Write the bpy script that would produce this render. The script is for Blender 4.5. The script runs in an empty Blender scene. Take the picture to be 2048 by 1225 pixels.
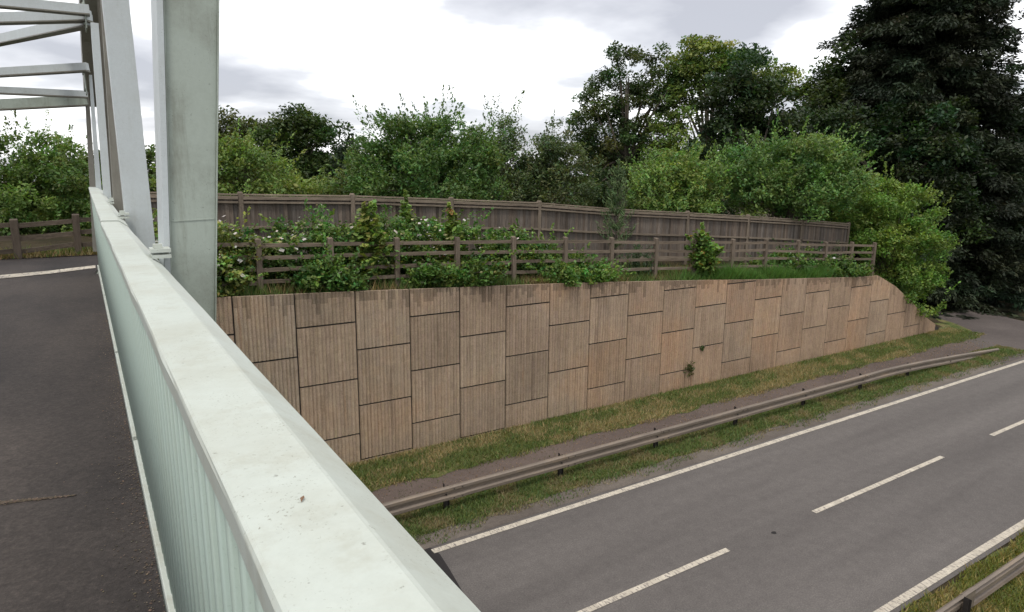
import bpy, bmesh, math, random
import numpy as np
from mathutils import Matrix, Vector
R = math.radians
rng = np.random.default_rng(7)
random.seed(7)
scene = bpy.context.scene
C = scene.collection

# ------------------------------------------------------------------ camera
# world: +X runs along the main road, +Y across it towards the retaining wall, Z up, road surface at z=0
HC = 7.0
FPX, CX, CY = 1315.0, 1024.0, 612.5
PITCH, ROLL, YAW = math.atan(258.6 / 1315), math.atan(66 / 6688), R(32.5)
def c2w(v):
    c, s = math.cos(YAW), math.sin(YAW)
    return Vector((v[0] * c + v[1] * s, -v[0] * s + v[1] * c, v[2]))
_fw = Vector((0, math.cos(PITCH), -math.sin(PITCH)))
_r0 = Vector((1, 0, 0)); _u0 = _r0.cross(_fw)
_rt = _r0 * math.cos(ROLL) + _u0 * math.sin(ROLL)
_up = -_r0 * math.sin(ROLL) + _u0 * math.cos(ROLL)
FW, RT, UP = c2w(_fw), c2w(_rt), c2w(_up)
EYE = Vector((0, 0, HC))
cam = bpy.data.cameras.new('camera'); camo = bpy.data.objects.new('camera', cam); C.objects.link(camo)
m = Matrix.Identity(4)
for i in range(3):
    m[i][0], m[i][1], m[i][2], m[i][3] = RT[i], UP[i], -FW[i], EYE[i]
camo.matrix_world = m
cam.sensor_width = 36.0; cam.lens = 36.0 * FPX / 2048.0
cam.clip_start = 0.02; cam.clip_end = 3000
scene.camera = camo

# ------------------------------------------------------------------ world, sun, exposure
SUN_AZ, SUN_EL = R(262 - 32.5), R(66)       # azimuth measured from +X, counter-clockwise
w = bpy.data.worlds.new('World'); scene.world = w; w.use_nodes = True
nt = w.node_tree; nt.nodes.clear()
def wn(t): return nt.nodes.new(t)
out = wn('ShaderNodeOutputWorld'); sky = wn('ShaderNodeTexSky'); sky.sky_type = 'NISHITA'; sky.sun_disc = False
sky.sun_elevation = SUN_EL; sky.sun_rotation = R(90) - SUN_AZ
bg1 = wn('ShaderNodeBackground'); bg1.inputs[1].default_value = 0.13; nt.links.new(sky.outputs[0], bg1.inputs[0])
tc = wn('ShaderNodeTexCoord'); sep = wn('ShaderNodeSeparateXYZ'); nt.links.new(tc.outputs['Generated'], sep.inputs[0])
ad = wn('ShaderNodeMath'); ad.operation = 'ADD'; ad.inputs[1].default_value = 0.16; nt.links.new(sep.outputs[2], ad.inputs[0])
mx = wn('ShaderNodeMath'); mx.operation = 'MAXIMUM'; mx.inputs[1].default_value = 0.08; nt.links.new(ad.outputs[0], mx.inputs[0])
dx = wn('ShaderNodeMath'); dx.operation = 'DIVIDE'; nt.links.new(sep.outputs[0], dx.inputs[0]); nt.links.new(mx.outputs[0], dx.inputs[1])
dy = wn('ShaderNodeMath'); dy.operation = 'DIVIDE'; nt.links.new(sep.outputs[1], dy.inputs[0]); nt.links.new(mx.outputs[0], dy.inputs[1])
cmb = wn('ShaderNodeCombineXYZ'); nt.links.new(dx.outputs[0], cmb.inputs[0]); nt.links.new(dy.outputs[0], cmb.inputs[1])
cmb.inputs[2].default_value = 3.1
nz = wn('ShaderNodeTexNoise'); nz.inputs['Scale'].default_value = 0.8; nz.inputs['Detail'].default_value = 6; nz.inputs['Roughness'].default_value = 0.5
nt.links.new(cmb.outputs[0], nz.inputs['Vector'])
rp = wn('ShaderNodeValToRGB'); cr = rp.color_ramp
cr.elements[0].position = 0.37; cr.elements[0].color = (0.405, 0.408, 0.442, 1)
cr.elements[1].position = 0.53; cr.elements[1].color = (1.05, 1.05, 1.06, 1)
e = cr.elements.new(0.455); e.color = (0.6, 0.602, 0.63, 1)
nt.links.new(nz.outputs[0], rp.inputs[0])
bg2 = wn('ShaderNodeBackground'); bg2.inputs[1].default_value = 1.0; nt.links.new(rp.outputs[0], bg2.inputs[0])
mixs = wn('ShaderNodeMixShader'); mixs.inputs[0].default_value = 0.9
nt.links.new(bg1.outputs[0], mixs.inputs[1]); nt.links.new(bg2.outputs[0], mixs.inputs[2]); nt.links.new(mixs.outputs[0], out.inputs[0])
sd = bpy.data.lights.new('sun', 'SUN'); so = bpy.data.objects.new('sun', sd); C.objects.link(so)
sd.energy = 1.3; sd.angle = R(12); sd.color = (1, 0.95, 0.87)
dirv = Vector((math.cos(SUN_AZ) * math.cos(SUN_EL), math.sin(SUN_AZ) * math.cos(SUN_EL), math.sin(SUN_EL)))
so.rotation_euler = dirv.to_track_quat('Z', 'Y').to_euler(); so.location = (0, 0, 60)
vs = scene.view_settings; vs.view_transform = 'Standard'; vs.look = 'None'; vs.gamma = 1; vs.use_curve_mapping = False; vs.exposure = 0.62

# ------------------------------------------------------------------ helpers
def ray(x, y): return FW * FPX + RT * (x - CX) - UP * (y - CY)
def at_y(x, y, Y): r = ray(x, y); return EYE + r * (Y / r.y)
def at_z(x, y, z): r = ray(x, y); return EYE + r * ((z - HC) / r.z)
def at_d(x, y, D): return EYE + ray(x, y) * (D / FPX)          # D metres in front of the camera
def pick(a, xs, ys): return float(np.interp(a, xs, ys))
def tag(o, label=None, cat=None, group=None, kind=None):
    if label: o['label'] = label
    if cat: o['category'] = cat
    if group: o['group'] = group
    if kind: o['kind'] = kind
    return o
def empty(name, loc=(0, 0, 0), label=None, cat=None, group=None):
    o = bpy.data.objects.new(name, None); C.objects.link(o); o.location = loc; o.empty_display_size = 0.2
    return tag(o, label, cat, group)
def link(name, me, mat, parent=None):
    o = bpy.data.objects.new(name, me); C.objects.link(o)
    if mat: me.materials.append(mat)
    if parent is not None:
        o.parent = parent
        root = parent
        off = Vector((0, 0, 0))
        while root is not None:
            off += Vector(root.location); root = root.parent
        o.location = -off          # mesh data are in world coordinates
    return o
def mesh_np(name, V, F, mat, parent=None, col=None, smooth=False):
    """V (n,3), F (m,k) all faces k-gons; col (m,3) per face"""
    V = np.asarray(V, np.float32); F = np.asarray(F, np.int32); k = F.shape[1]; mN = len(F)
    me = bpy.data.meshes.new(name)
    me.vertices.add(len(V)); me.vertices.foreach_set('co', V.ravel())
    me.loops.add(mN * k); me.loops.foreach_set('vertex_index', F.ravel())
    me.polygons.add(mN); me.polygons.foreach_set('loop_start', np.arange(0, mN * k, k, dtype=np.int32))
    me.polygons.foreach_set('loop_total', np.full(mN, k, np.int32))
    if smooth: me.polygons.foreach_set('use_smooth', np.ones(mN, bool))
    me.update(calc_edges=True)
    if col is not None:
        a = me.attributes.new('tint', 'FLOAT_COLOR', 'FACE')
        c4 = np.ones((mN, 4), np.float32); c4[:, :3] = col
        a.data.foreach_set('color', c4.ravel())
    return link(name, me, mat, parent)
class MB:
    def __init__(s): s.v = []; s.f = []; s.c = []
    def add(s, vs, fs, c=(1, 1, 1)):
        b = len(s.v); s.v += [tuple(v) for v in vs]
        for f in fs: s.f.append([b + i for i in f]); s.c.append(c)
    def hexa(s, p, c=(1, 1, 1)):     # 8 points: bottom ring 0-3, top ring 4-7
        s.add(p, [(3, 2, 1, 0), (4, 5, 6, 7), (0, 1, 5, 4), (1, 2, 6, 5), (2, 3, 7, 6), (3, 0, 4, 7)], c)
    def box(s, a, b, c=(1, 1, 1)):
        x0, y0, z0 = a; x1, y1, z1 = b
        s.hexa([(x0, y0, z0), (x1, y0, z0), (x1, y1, z0), (x0, y1, z0), (x0, y0, z1), (x1, y0, z1), (x1, y1, z1), (x0, y1, z1)], c)
    def bar(s, p, q, wd, ht, up=(0, 0, 1), c=(1, 1, 1)):   # rectangular bar, wd across, ht along 'up'
        p, q = Vector(p), Vector(q); d = (q - p).normalized(); u = Vector(up); sd_ = d.cross(u).normalized(); u = sd_.cross(d).normalized()
        sd_ *= wd / 2; u *= ht / 2
        s.hexa([p - sd_ - u, p + sd_ - u, q + sd_ - u, q - sd_ - u, p - sd_ + u, p + sd_ + u, q + sd_ + u, q - sd_ + u], c)
    def tube(s, pts, rad, n=7, c=(1, 1, 1)):
        pts = [Vector(p) for p in pts]; rings = []
        for i, p in enumerate(pts):
            d = (pts[min(i + 1, len(pts) - 1)] - pts[max(i - 1, 0)]).normalized()
            a = d.orthogonal().normalized(); b = d.cross(a)
            rings.append([p + (a * math.cos(6.2832 * k / n) + b * math.sin(6.2832 * k / n)) * rad[i] for k in range(n)])
        vs = [v for r_ in rings for v in r_]; fs = []
        for i in range(len(pts) - 1):
            for k in range(n):
                fs.append((i * n + k, i * n + (k + 1) % n, (i + 1) * n + (k + 1) % n, (i + 1) * n + k))
        fs.append(tuple(range(n))[::-1]); fs.append(tuple(range((len(pts) - 1) * n, len(pts) * n)))
        s.add(vs, fs, c)
    def sweep(s, sect, path, c=(1, 1, 1)):       # sect: function i -> list of points in world for path index i
        rings = [sect(i) for i in range(path)]; n = len(rings[0]); fs = []
        for i in range(path - 1):
            for k in range(n):
                fs.append((i * n + k, i * n + (k + 1) % n, (i + 1) * n + (k + 1) % n, (i + 1) * n + k))
        fs.append(tuple(range(n))[::-1]); fs.append(tuple(range((path - 1) * n, path * n)))
        s.add([v for r_ in rings for v in r_], fs, c)
    def build(s, name, mat, parent=None, bevel=0, smooth=False):
        me = bpy.data.meshes.new(name); me.from_pydata(s.v, [], s.f); me.update()
        if any(c != (1, 1, 1) for c in s.c):
            a = me.attributes.new('tint', 'FLOAT_COLOR', 'FACE')
            a.data.foreach_set('color', np.array([(*c, 1) for c in s.c], np.float32).ravel())
        bm = bmesh.new(); bm.from_mesh(me); bmesh.ops.recalc_face_normals(bm, faces=bm.faces); bm.to_mesh(me); bm.free()
        if smooth: me.polygons.foreach_set('use_smooth', np.ones(len(me.polygons), bool))
        o = link(name, me, mat, parent)
        if bevel:
            b = o.modifiers.new('bevel', 'BEVEL'); b.width = bevel; b.segments = 2; b.limit_method = 'ANGLE'
        return o

# ------------------------------------------------------------------ materials
def new_mat(name):
    mt = bpy.data.materials.new(name); mt.use_nodes = True
    n = mt.node_tree; b = n.nodes['Principled BSDF']; return mt, n, b
def nd(n, t, **kw):
    x = n.nodes.new(t)
    for k, v in kw.items():
        if k in x.inputs: x.inputs[k].default_value = v
        else: setattr(x, k, v)
    return x
def noise(n, scale, detail=5, rough=0.6, vec=None, stretch=None):
    x = nd(n, 'ShaderNodeTexNoise', Scale=scale, Detail=detail, Roughness=rough)
    t = n.nodes.new('ShaderNodeTexCoord'); src = t.outputs['Object']
    if stretch:
        mp = n.nodes.new('ShaderNodeMapping'); mp.inputs['Scale'].default_value = stretch; n.links.new(src, mp.inputs[0]); src = mp.outputs[0]
    n.links.new(src, x.inputs['Vector']); return x
def ramp(n, src, stops):
    r = n.nodes.new('ShaderNodeValToRGB'); cr = r.color_ramp
    while len(cr.elements) < len(stops): cr.elements.new(0.5)
    for el, (p, c) in zip(cr.elements, stops):
        el.position = p; el.color = (*c, 1) if len(c) == 3 else c
    n.links.new(src, r.inputs[0]); return r
def mixc(n, fac, a, b, mode='MIX'):
    x = n.nodes.new('ShaderNodeMix'); x.data_type = 'RGBA'; x.blend_type = mode
    for s, v in ((0, fac), (6, a), (7, b)):
        if hasattr(v, 'is_linked') or hasattr(v, 'links'): n.links.new(v, x.inputs[s])
        else: x.inputs[s].default_value = (*v, 1) if isinstance(v, tuple) and len(v) == 3 else v
    return x.outputs[2]
def bump(n, b, src, strength=0.3, dist=0.02):
    x = n.nodes.new('ShaderNodeBump'); x.inputs['Strength'].default_value = strength; x.inputs['Distance'].default_value = dist
    n.links.new(src, x.inputs['Height']); n.links.new(x.outputs[0], b.inputs['Normal'])
def attr(n, name='tint'):
    a = n.nodes.new('ShaderNodeAttribute'); a.attribute_name = name; return a.outputs['Color']
BW = [(0.0, (0, 0, 0)), (1.0, (1, 1, 1))]
def thresh(n, src, lo, hi): return ramp(n, src, [(lo, (0, 0, 0)), (hi, (1, 1, 1))]).outputs[0]

def leaf_mat(name, trans=0.35, rough=0.55):
    mt, n, b = new_mat(name)
    a = attr(n); n.links.new(a, b.inputs['Base Color']); b.inputs['Roughness'].default_value = rough
    b.inputs['Specular IOR Level'].default_value = 0.3
    tr = n.nodes.new('ShaderNodeBsdfTranslucent'); n.links.new(mixc(n, 1.0, a, (1.25, 1.3, 0.6), 'MULTIPLY'), tr.inputs[0])
    mxs = n.nodes.new('ShaderNodeMixShader'); mxs.inputs[0].default_value = trans
    n.links.new(b.outputs[0], mxs.inputs[1]); n.links.new(tr.outputs[0], mxs.inputs[2])
    n.links.new(mxs.outputs[0], n.nodes['Material Output'].inputs[0]); return mt
M = {}
M['leaf'] = leaf_mat('leaf')
M['needle'] = leaf_mat('needle', 0.12, 0.7)
M['grass'] = leaf_mat('grass_blade', 0.3, 0.7)
def m_bark(name, c0, c1):
    mt, n, b = new_mat(name); z = noise(n, 7, 6, 0.7, stretch=(1, 1, 0.25))
    n.links.new(ramp(n, z.outputs[0], [(0.3, c0), (0.7, c1)]).outputs[0], b.inputs['Base Color']); b.inputs['Roughness'].default_value = 0.9
    bump(n, b, z.outputs[0], 0.6, 0.03); return mt
M['bark'] = m_bark('bark', (0.035, 0.028, 0.02), (0.12, 0.1, 0.075))
M['birch'] = m_bark('birch_bark', (0.12, 0.11, 0.1), (0.5, 0.48, 0.44))

def m_asphalt(name, c0, c1, speck=0.5, stretch=None):
    mt, n, b = new_mat(name)
    big = noise(n, 0.35, 4, 0.6, stretch=stretch); fine = noise(n, 38, 4, 0.85); mid = noise(n, 4, 8, 0.8)
    c = ramp(n, big.outputs[0], [(0.3, c0), (0.7, c1)]).outputs[0]
    c = mixc(n, 0.55, c, ramp(n, mid.outputs[0], [(0.25, (0.62, 0.6, 0.6)), (0.75, (1.28, 1.26, 1.25))]).outputs[0], 'MULTIPLY')
    c = mixc(n, speck, c, ramp(n, fine.outputs[0], [(0.3, (0.5, 0.5, 0.5)), (0.55, (1, 1, 1)), (0.75, (1.7, 1.65, 1.6))]).outputs[0], 'MULTIPLY')
    n.links.new(c, b.inputs['Base Color']); b.inputs['Roughness'].default_value = 0.85; b.inputs['Specular IOR Level'].default_value = 0.25
    bump(n, b, fine.outputs[0], 0.35, 0.01); return mt
M['road'] = m_asphalt('road_asphalt', (0.09, 0.0815, 0.0765), (0.15, 0.137, 0.128), 0.7, (0.12, 1.5, 1))
M['deck_road'] = m_asphalt('deck_asphalt', (0.03, 0.0265, 0.026), (0.074, 0.062, 0.055), 0.85, (2.4, .8, 1))
M['side_road'] = m_asphalt('side_asphalt', (0.07, 0.058, 0.053), (0.115, 0.097, 0.088), 0.5)
M['shadow_and_tar'] = m_asphalt('bridge_shadow_patch', (0.02, 0.018, 0.018), (0.028, 0.025, 0.025), 0.4)  # near-black colour for the painted bridge shadow, shared with the tar spot
M['path'] = m_asphalt('path_dirt', (0.085, 0.065, 0.058), (0.13, 0.1, 0.085), 0.6)
M['kerb_grit'] = m_asphalt('edge_grit', (0.1, 0.084, 0.072), (0.165, 0.142, 0.12), 0.7)

def m_line():
    mt, n, b = new_mat('line_paint'); f = noise(n, 9, 6, 0.8, stretch=(3.0, .8, 1)); g = noise(n, 3, 4, 0.6)
    wear = thresh(n, f.outputs[0], 0.41, 0.49)
    c = mixc(n, wear, (0.16, 0.14, 0.13), ramp(n, g.outputs[0], [(0.3, (0.39, 0.345, 0.275)), (0.7, (0.55, 0.495, 0.405))]).outputs[0])
    n.links.new(c, b.inputs['Base Color']); b.inputs['Roughness'].default_value = 0.75; return mt
M['line'] = m_line()

def m_ground(name, stops, scale=1.2):
    mt, n, b = new_mat(name); a = noise(n, scale, 8, 0.72); f = noise(n, 22, 4, 0.8)
    c = ramp(n, a.outputs[0], stops).outputs[0]
    c = mixc(n, 0.7, c, ramp(n, f.outputs[0], [(0.3, (0.45, 0.45, 0.4)), (0.7, (1.5, 1.5, 1.4))]).outputs[0], 'MULTIPLY')
    n.links.new(c, b.inputs['Base Color']); b.inputs['Roughness'].default_value = 1; b.inputs['Specular IOR Level'].default_value = 0.1
    bump(n, b, f.outputs[0], 0.8, 0.05); return mt
M['soil'] = m_ground('woodland_soil', [(0.35, (0.03, 0.028, 0.016)), (0.55, (0.055, 0.042, 0.026)), (0.7, (0.05, 0.06, 0.022))])
M['turf'] = m_ground('turf', [(0.36, (0.055, 0.085, 0.025)), (0.5, (0.1, 0.115, 0.042)), (0.62, (0.19, 0.155, 0.08)), (0.75, (0.085, 0.11, 0.035))], 1.6)

def m_concrete():
    mt, n, b = new_mat('ribbed_concrete')
    oi = n.nodes.new('ShaderNodeObjectInfo')
    base = ramp(n, oi.outputs['Random'], [(0.0, (0.35, 0.266, 0.19)), (0.25, (0.37, 0.285, 0.204)), (0.5, (0.335, 0.258, 0.188)), (0.75, (0.372, 0.283, 0.2)), (1.0, (0.355, 0.288, 0.215))]).outputs[0]
    big = noise(n, 0.45, 5, 0.65); st = noise(n, 1.4, 6, 0.7, stretch=(2.2, 1, 0.22)); fine = noise(n, 42, 4, 0.8); mid = noise(n, 6, 5, 0.75)
    c = mixc(n, 0.8, base, ramp(n, big.outputs[0], [(0.3, (0.78, 0.76, 0.76)), (0.5, (1, 1, 1)), (0.7, (1.12, 1.0, 0.9))]).outputs[0], 'MULTIPLY')
    c = mixc(n, 0.85, c, ramp(n, st.outputs[0], [(0.28, (0.62, 0.6, 0.6)), (0.42, (1, 1, 1)), (0.62, (1.0, 1.0, 1.0)), (0.74, (1.1, 0.9, 0.78))]).outputs[0], 'MULTIPLY')
    c = mixc(n, 0.55, c, ramp(n, mid.outputs[0], [(0.3, (0.75, 0.74, 0.73)), (0.7, (1.2, 1.2, 1.2))]).outputs[0], 'MULTIPLY')
    c = mixc(n, 0.8, c, ramp(n, fine.outputs[0], [(0.32, (0.55, 0.53, 0.5)), (0.5, (1, 1, 1)), (0.7, (1.3, 1.3, 1.28))]).outputs[0], 'MULTIPLY')
    c = mixc(n, 1.0, c, attr(n), 'MULTIPLY')
    n.links.new(c, b.inputs['Base Color']); b.inputs['Roughness'].default_value = 0.92; b.inputs['Specular IOR Level'].default_value = 0.2
    bump(n, b, fine.outputs[0], 0.7, 0.02); return mt
M['concrete'] = m_concrete()
def m_plain(name, col, rough=0.8, metal=0.0):
    mt, n, b = new_mat(name); z = noise(n, 9, 5, 0.7)
    c = ramp(n, z.outputs[0], [(0.3, tuple(x * 0.75 for x in col)), (0.7, tuple(min(1, x * 1.2) for x in col))]).outputs[0]
    n.links.new(c, b.inputs['Base Color']); b.inputs['Roughness'].default_value = rough; b.inputs['Metallic'].default_value = metal; return mt
M['joint'] = m_plain('dark_joint_filler', (0.022, 0.018, 0.015))

def m_wood(name, c0, c1, st=(14, 14, 1.2)):
    mt, n, b = new_mat(name); z = noise(n, 2.2, 6, 0.7, stretch=st); g = noise(n, 1.1, 4, 0.6)
    c = ramp(n, z.outputs[0], [(0.28, c0), (0.72, c1)]).outputs[0]
    c = mixc(n, 0.6, c, ramp(n, g.outputs[0], [(0.3, (0.75, 0.75, 0.72)), (0.7, (1.2, 1.18, 1.12))]).outputs[0], 'MULTIPLY')
    c = mixc(n, 1.0, c, attr(n), 'MULTIPLY')
    n.links.new(c, b.inputs['Base Color']); b.inputs['Roughness'].default_value = 0.95; b.inputs['Specular IOR Level'].default_value = 0.15
    bump(n, b, z.outputs[0], 0.5, 0.02); return mt
M['board'] = m_wood('weathered_board', (0.076, 0.06, 0.05), (0.172, 0.145, 0.125))
M['post'] = m_wood('fence_timber', (0.095, 0.076, 0.06), (0.205, 0.168, 0.138))
M['rail'] = m_wood('fence_rail_timber', (0.098, 0.078, 0.062), (0.225, 0.185, 0.15), (1.2, 14, 14))

def m_paint(name, col, dirt, amt=0.35, speck=0.5):
    mt, n, b = new_mat(name)
    g = noise(n, 2.2, 6, 0.7); s = noise(n, 38, 4, 0.8); sp = noise(n, 70, 3, 0.6); v = noise(n, 3.0, 6, 0.75, stretch=(3, 3, 0.35))
    c = mixc(n, mixc(n, 1.0, thresh(n, g.outputs[0], 0.45, 0.85), (amt, amt, amt), 'MULTIPLY'), col, dirt)
    c = mixc(n, mixc(n, 1.0, thresh(n, v.outputs[0], 0.52, 0.8), (amt, amt, amt), 'MULTIPLY'), c, dirt)
    c = mixc(n, 0.25, c, ramp(n, s.outputs[0], [(0.3, (0.8, 0.8, 0.8)), (0.7, (1.12, 1.12, 1.12))]).outputs[0], 'MULTIPLY')
    c = mixc(n, mixc(n, 1.0, thresh(n, sp.outputs[0], 0.69, 0.75), (speck, speck, speck), 'MULTIPLY'), c, tuple(x * 0.35 for x in dirt))
    fs_ = noise(n, 210, 2, 0.6); gm = noise(n, 7, 3, 0.6)
    fm = mixc(n, 1.0, thresh(n, fs_.outputs[0], 0.64, 0.69), thresh(n, gm.outputs[0], 0.42, 0.66), 'MULTIPLY')
    c = mixc(n, mixc(n, 1.0, fm, (.65, .65, .65), 'MULTIPLY'), c, tuple(x * .5 for x in dirt))
    n.links.new(c, b.inputs['Base Color']); b.inputs['Roughness'].default_value = 0.5; b.inputs['Specular IOR Level'].default_value = 0.35
    bump(n, b, s.outputs[0], 0.08, 0.004); return mt
M['rail_paint'] = m_paint('handrail_paint', (0.475, 0.51, 0.462), (0.27, 0.235, 0.15), 0.42, 0.5)
M['infill_paint'] = m_paint('infill_paint', (0.32, 0.395, 0.35), (0.3, 0.33, 0.25), 0.3, 0.3)
M['white_paint'] = m_paint('truss_paint', (0.50, 0.54, 0.545), (0.28, 0.27, 0.21), 0.3, 0.2)
M['dirty_paint'] = m_paint('weathered_truss_paint', (0.365, 0.412, 0.362), (0.11, 0.1, 0.065), 0.65, 0.5)
M['grime_paint'] = m_paint('grimy_truss_paint', (0.2, 0.19, 0.16), (0.09, 0.08, 0.06), 0.7, 0.4)
def m_steel():
    mt, n, b = new_mat('rusty_galvanised_steel'); z = noise(n, 1.6, 6, 0.7, stretch=(0.4, 2, 2)); f = noise(n, 25, 4, 0.8)
    c = ramp(n, z.outputs[0], [(0.3, (0.12, 0.098, 0.08)), (0.55, (0.2, 0.162, 0.128)), (0.75, (0.28, 0.205, 0.135))]).outputs[0]
    c = mixc(n, 0.5, c, ramp(n, f.outputs[0], [(0.3, (0.7, 0.68, 0.66)), (0.7, (1.2, 1.2, 1.2))]).outputs[0], 'MULTIPLY')
    n.links.new(c, b.inputs['Base Color']); b.inputs['Roughness'].default_value = 0.6; b.inputs['Metallic'].default_value = 0.25; return mt
M['steel'] = m_steel()
M['dark_steel'] = m_plain('dark_post_steel', (0.035, 0.03, 0.028), 0.7, 0.3)

# ------------------------------------------------------------------ levels
WT = 14.85                                    # face of the retaining wall
WS = [-6, 2.4, 5.1, 7.93, 10.88, 13.9, 17, 20.1, 23.06, 26.2, 27.75, 29.2, 30.75, 32.2, 33.9]
WZ = [4.7, 4.42, 4.31, 4.18, 4.04, 3.87, 3.68, 3.47, 3.30, 3.11, 3.06, 2.5, 1.66, 0.8, 0.05]
def wall_top(s): return pick(s, WS, WZ)
def upper_z(x, y):
    base = wall_top(min(x, 33.9)) - 0.06
    if x > 27.5: base = max(base - 0.1, 0.02)
    far = 0.0
    if x < 3: far = min(1.0, max(0, (1.5 - x) / 2.0)) * (5.34 - base)
    rise = min(max(y - 15.2, 0), 6) * 0.08 * (1 if x < 28 else max(0, (36 - x) / 8))
    return base + far + rise * (1 - min(1, far))
def ground_z(x, y): return upper_z(x, y) if (y > WT + 0.1 and x < 36) else 0.0

# ------------------------------------------------------------------ ground
def sheet(name, pts, z, mat, kind='structure', label=None, cat=None, sub=0):
    me = bpy.data.meshes.new(name); me.from_pydata([(x, y, z) for x, y in pts], [], [tuple(range(len(pts)))]); me.update()
    if me.polygons[0].normal.z < 0: me.flip_normals()
    o = link(name, me, mat); tag(o, label, cat, None, kind); return o
def wavy(x0, x1, y, amp, step, seed, drift=0.0):
    r = np.random.default_rng(seed); xs = np.arange(x0, x1 + step * .5, step)
    ph = r.uniform(0, 6.28, 4)
    return [(float(x), float(y + drift * (x - x0) + amp * (0.5 * math.sin(x * 0.9 + ph[0]) + 0.4 * math.sin(x * 2.3 + ph[1]) + 0.35 * math.sin(x * 5.1 + ph[2])) + r.normal(0, amp * 0.35))) for x in xs]
sheet('ground', [(-400, -400), (600, -400), (600, 600), (-400, 600)], -0.012, M['soil'])
sheet('road', [(-150, 4.72), (250, 4.72), (250, 10.62), (-150, 10.62)], 0.004, M['road'])
sheet('road_edge', wavy(-60, 31.6, 10.5, 0.02, .5, 3) + wavy(-60, 31.6, 11.15, 0.1, .35, 4)[::-1], 0.010, M['kerb_grit'])
sheet('verge', wavy(-60, 31.2, 11.0, 0.06, .3, 5) + [(32.3, 11.25), (32.9, 11.6), (32.6, 12.05)] + wavy(-60, 31.6, 12.1, 0.05, .5, 6)[::-1], 0.02, M['turf'])
sheet('footpath', wavy(-60, 36, 11.95, 0.03, .6, 7) + wavy(-60, 34.0, 13.75, 0.05, .35, 8)[::-1], 0.015, M['path'])
sheet('wall_verge', wavy(-60, 31, 13.28, 0.12, .3, 9) + [(33.2, 13.5), (34.9, 14.0), (36.0, 15.3), (36.9, 17.0)] + [(33.9, 17), (33.9, 14.95), (-60, 14.95)], 0.024, M['turf'])
sheet('far_verge', wavy(-60, 90, 4.66, 0.05, .35, 10) + wavy(-60, 90, 1.6, 0.1, 1.0, 11)[::-1], 0.02, M['turf'])
sheet('side_road', [(29.6, 10.6), (30.5, 11.3), (31.5, 12.2), (32.4, 13.0), (33.6, 14.2), (35.2, 16.2), (36.4, 19), (37.5, 24), (45.2, 24), (42.6, 18.2), (39.9, 14.2), (39.2, 12.6), (40.5, 11.2), (43, 10.6)], 0.0172, M['side_road'])
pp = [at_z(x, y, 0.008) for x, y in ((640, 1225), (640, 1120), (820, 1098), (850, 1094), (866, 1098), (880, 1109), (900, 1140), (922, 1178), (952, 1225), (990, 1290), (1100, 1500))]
sheet('bridge_shadow_patch', [(v.x, v.y) for v in pp], 0.0085, M['shadow_and_tar'])  # the bridge's shadow on the road, painted as a dark sheet

# upper terrain behind the wall
def terrain():
    xs = np.concatenate([np.arange(-60, -6, 6.0), np.arange(-6, 38, 0.5), np.arange(38, 40, 1)])
    ys = np.concatenate([np.arange(15.05, 22, 0.45), np.arange(22, 120, 7)])
    V = []; r = np.random.default_rng(2)
    for y in ys:
        for x in xs:
            z = upper_z(x, y)
            V.append((x, y, z + (r.normal(0, 0.03) if y > 15.3 else 0)))
    nx = len(xs); F = [(j * nx + i, j * nx + i + 1, (j + 1) * nx + i + 1, (j + 1) * nx + i) for j in range(len(ys) - 1) for i in range(nx - 1) if xs[i] < 36]
    o = mesh_np('bank', V, F, M['soil'], smooth=True); tag(o, kind='structure')
terrain()

# painted markings
def line(name, x0, x1, y0, wd, z=0.013, dy=0.0):
    return sheet(name, [(x0, y0 - wd / 2), (x1, y0 - wd / 2 + dy), (x1, y0 + wd / 2 + dy), (x0, y0 + wd / 2)], z, M['line'])
line('edge_line', 4.86, 33.0, 10.345, 0.15)
line('edge_line', 34.5, 120, 10.345, 0.15)
line('edge_line', -60, 120, 4.87, 0.14)
for x0, x1 in ((-11.2, -5.4), (-2.6, 3.2), (4.9, 9.72), (12.47, 17.98), (20.75, 26.3), (29.0, 34.6), (37.2, 42.8), (45.5, 51)):
    line('centre_line', x0, x1, 7.45, 0.12)

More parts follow.
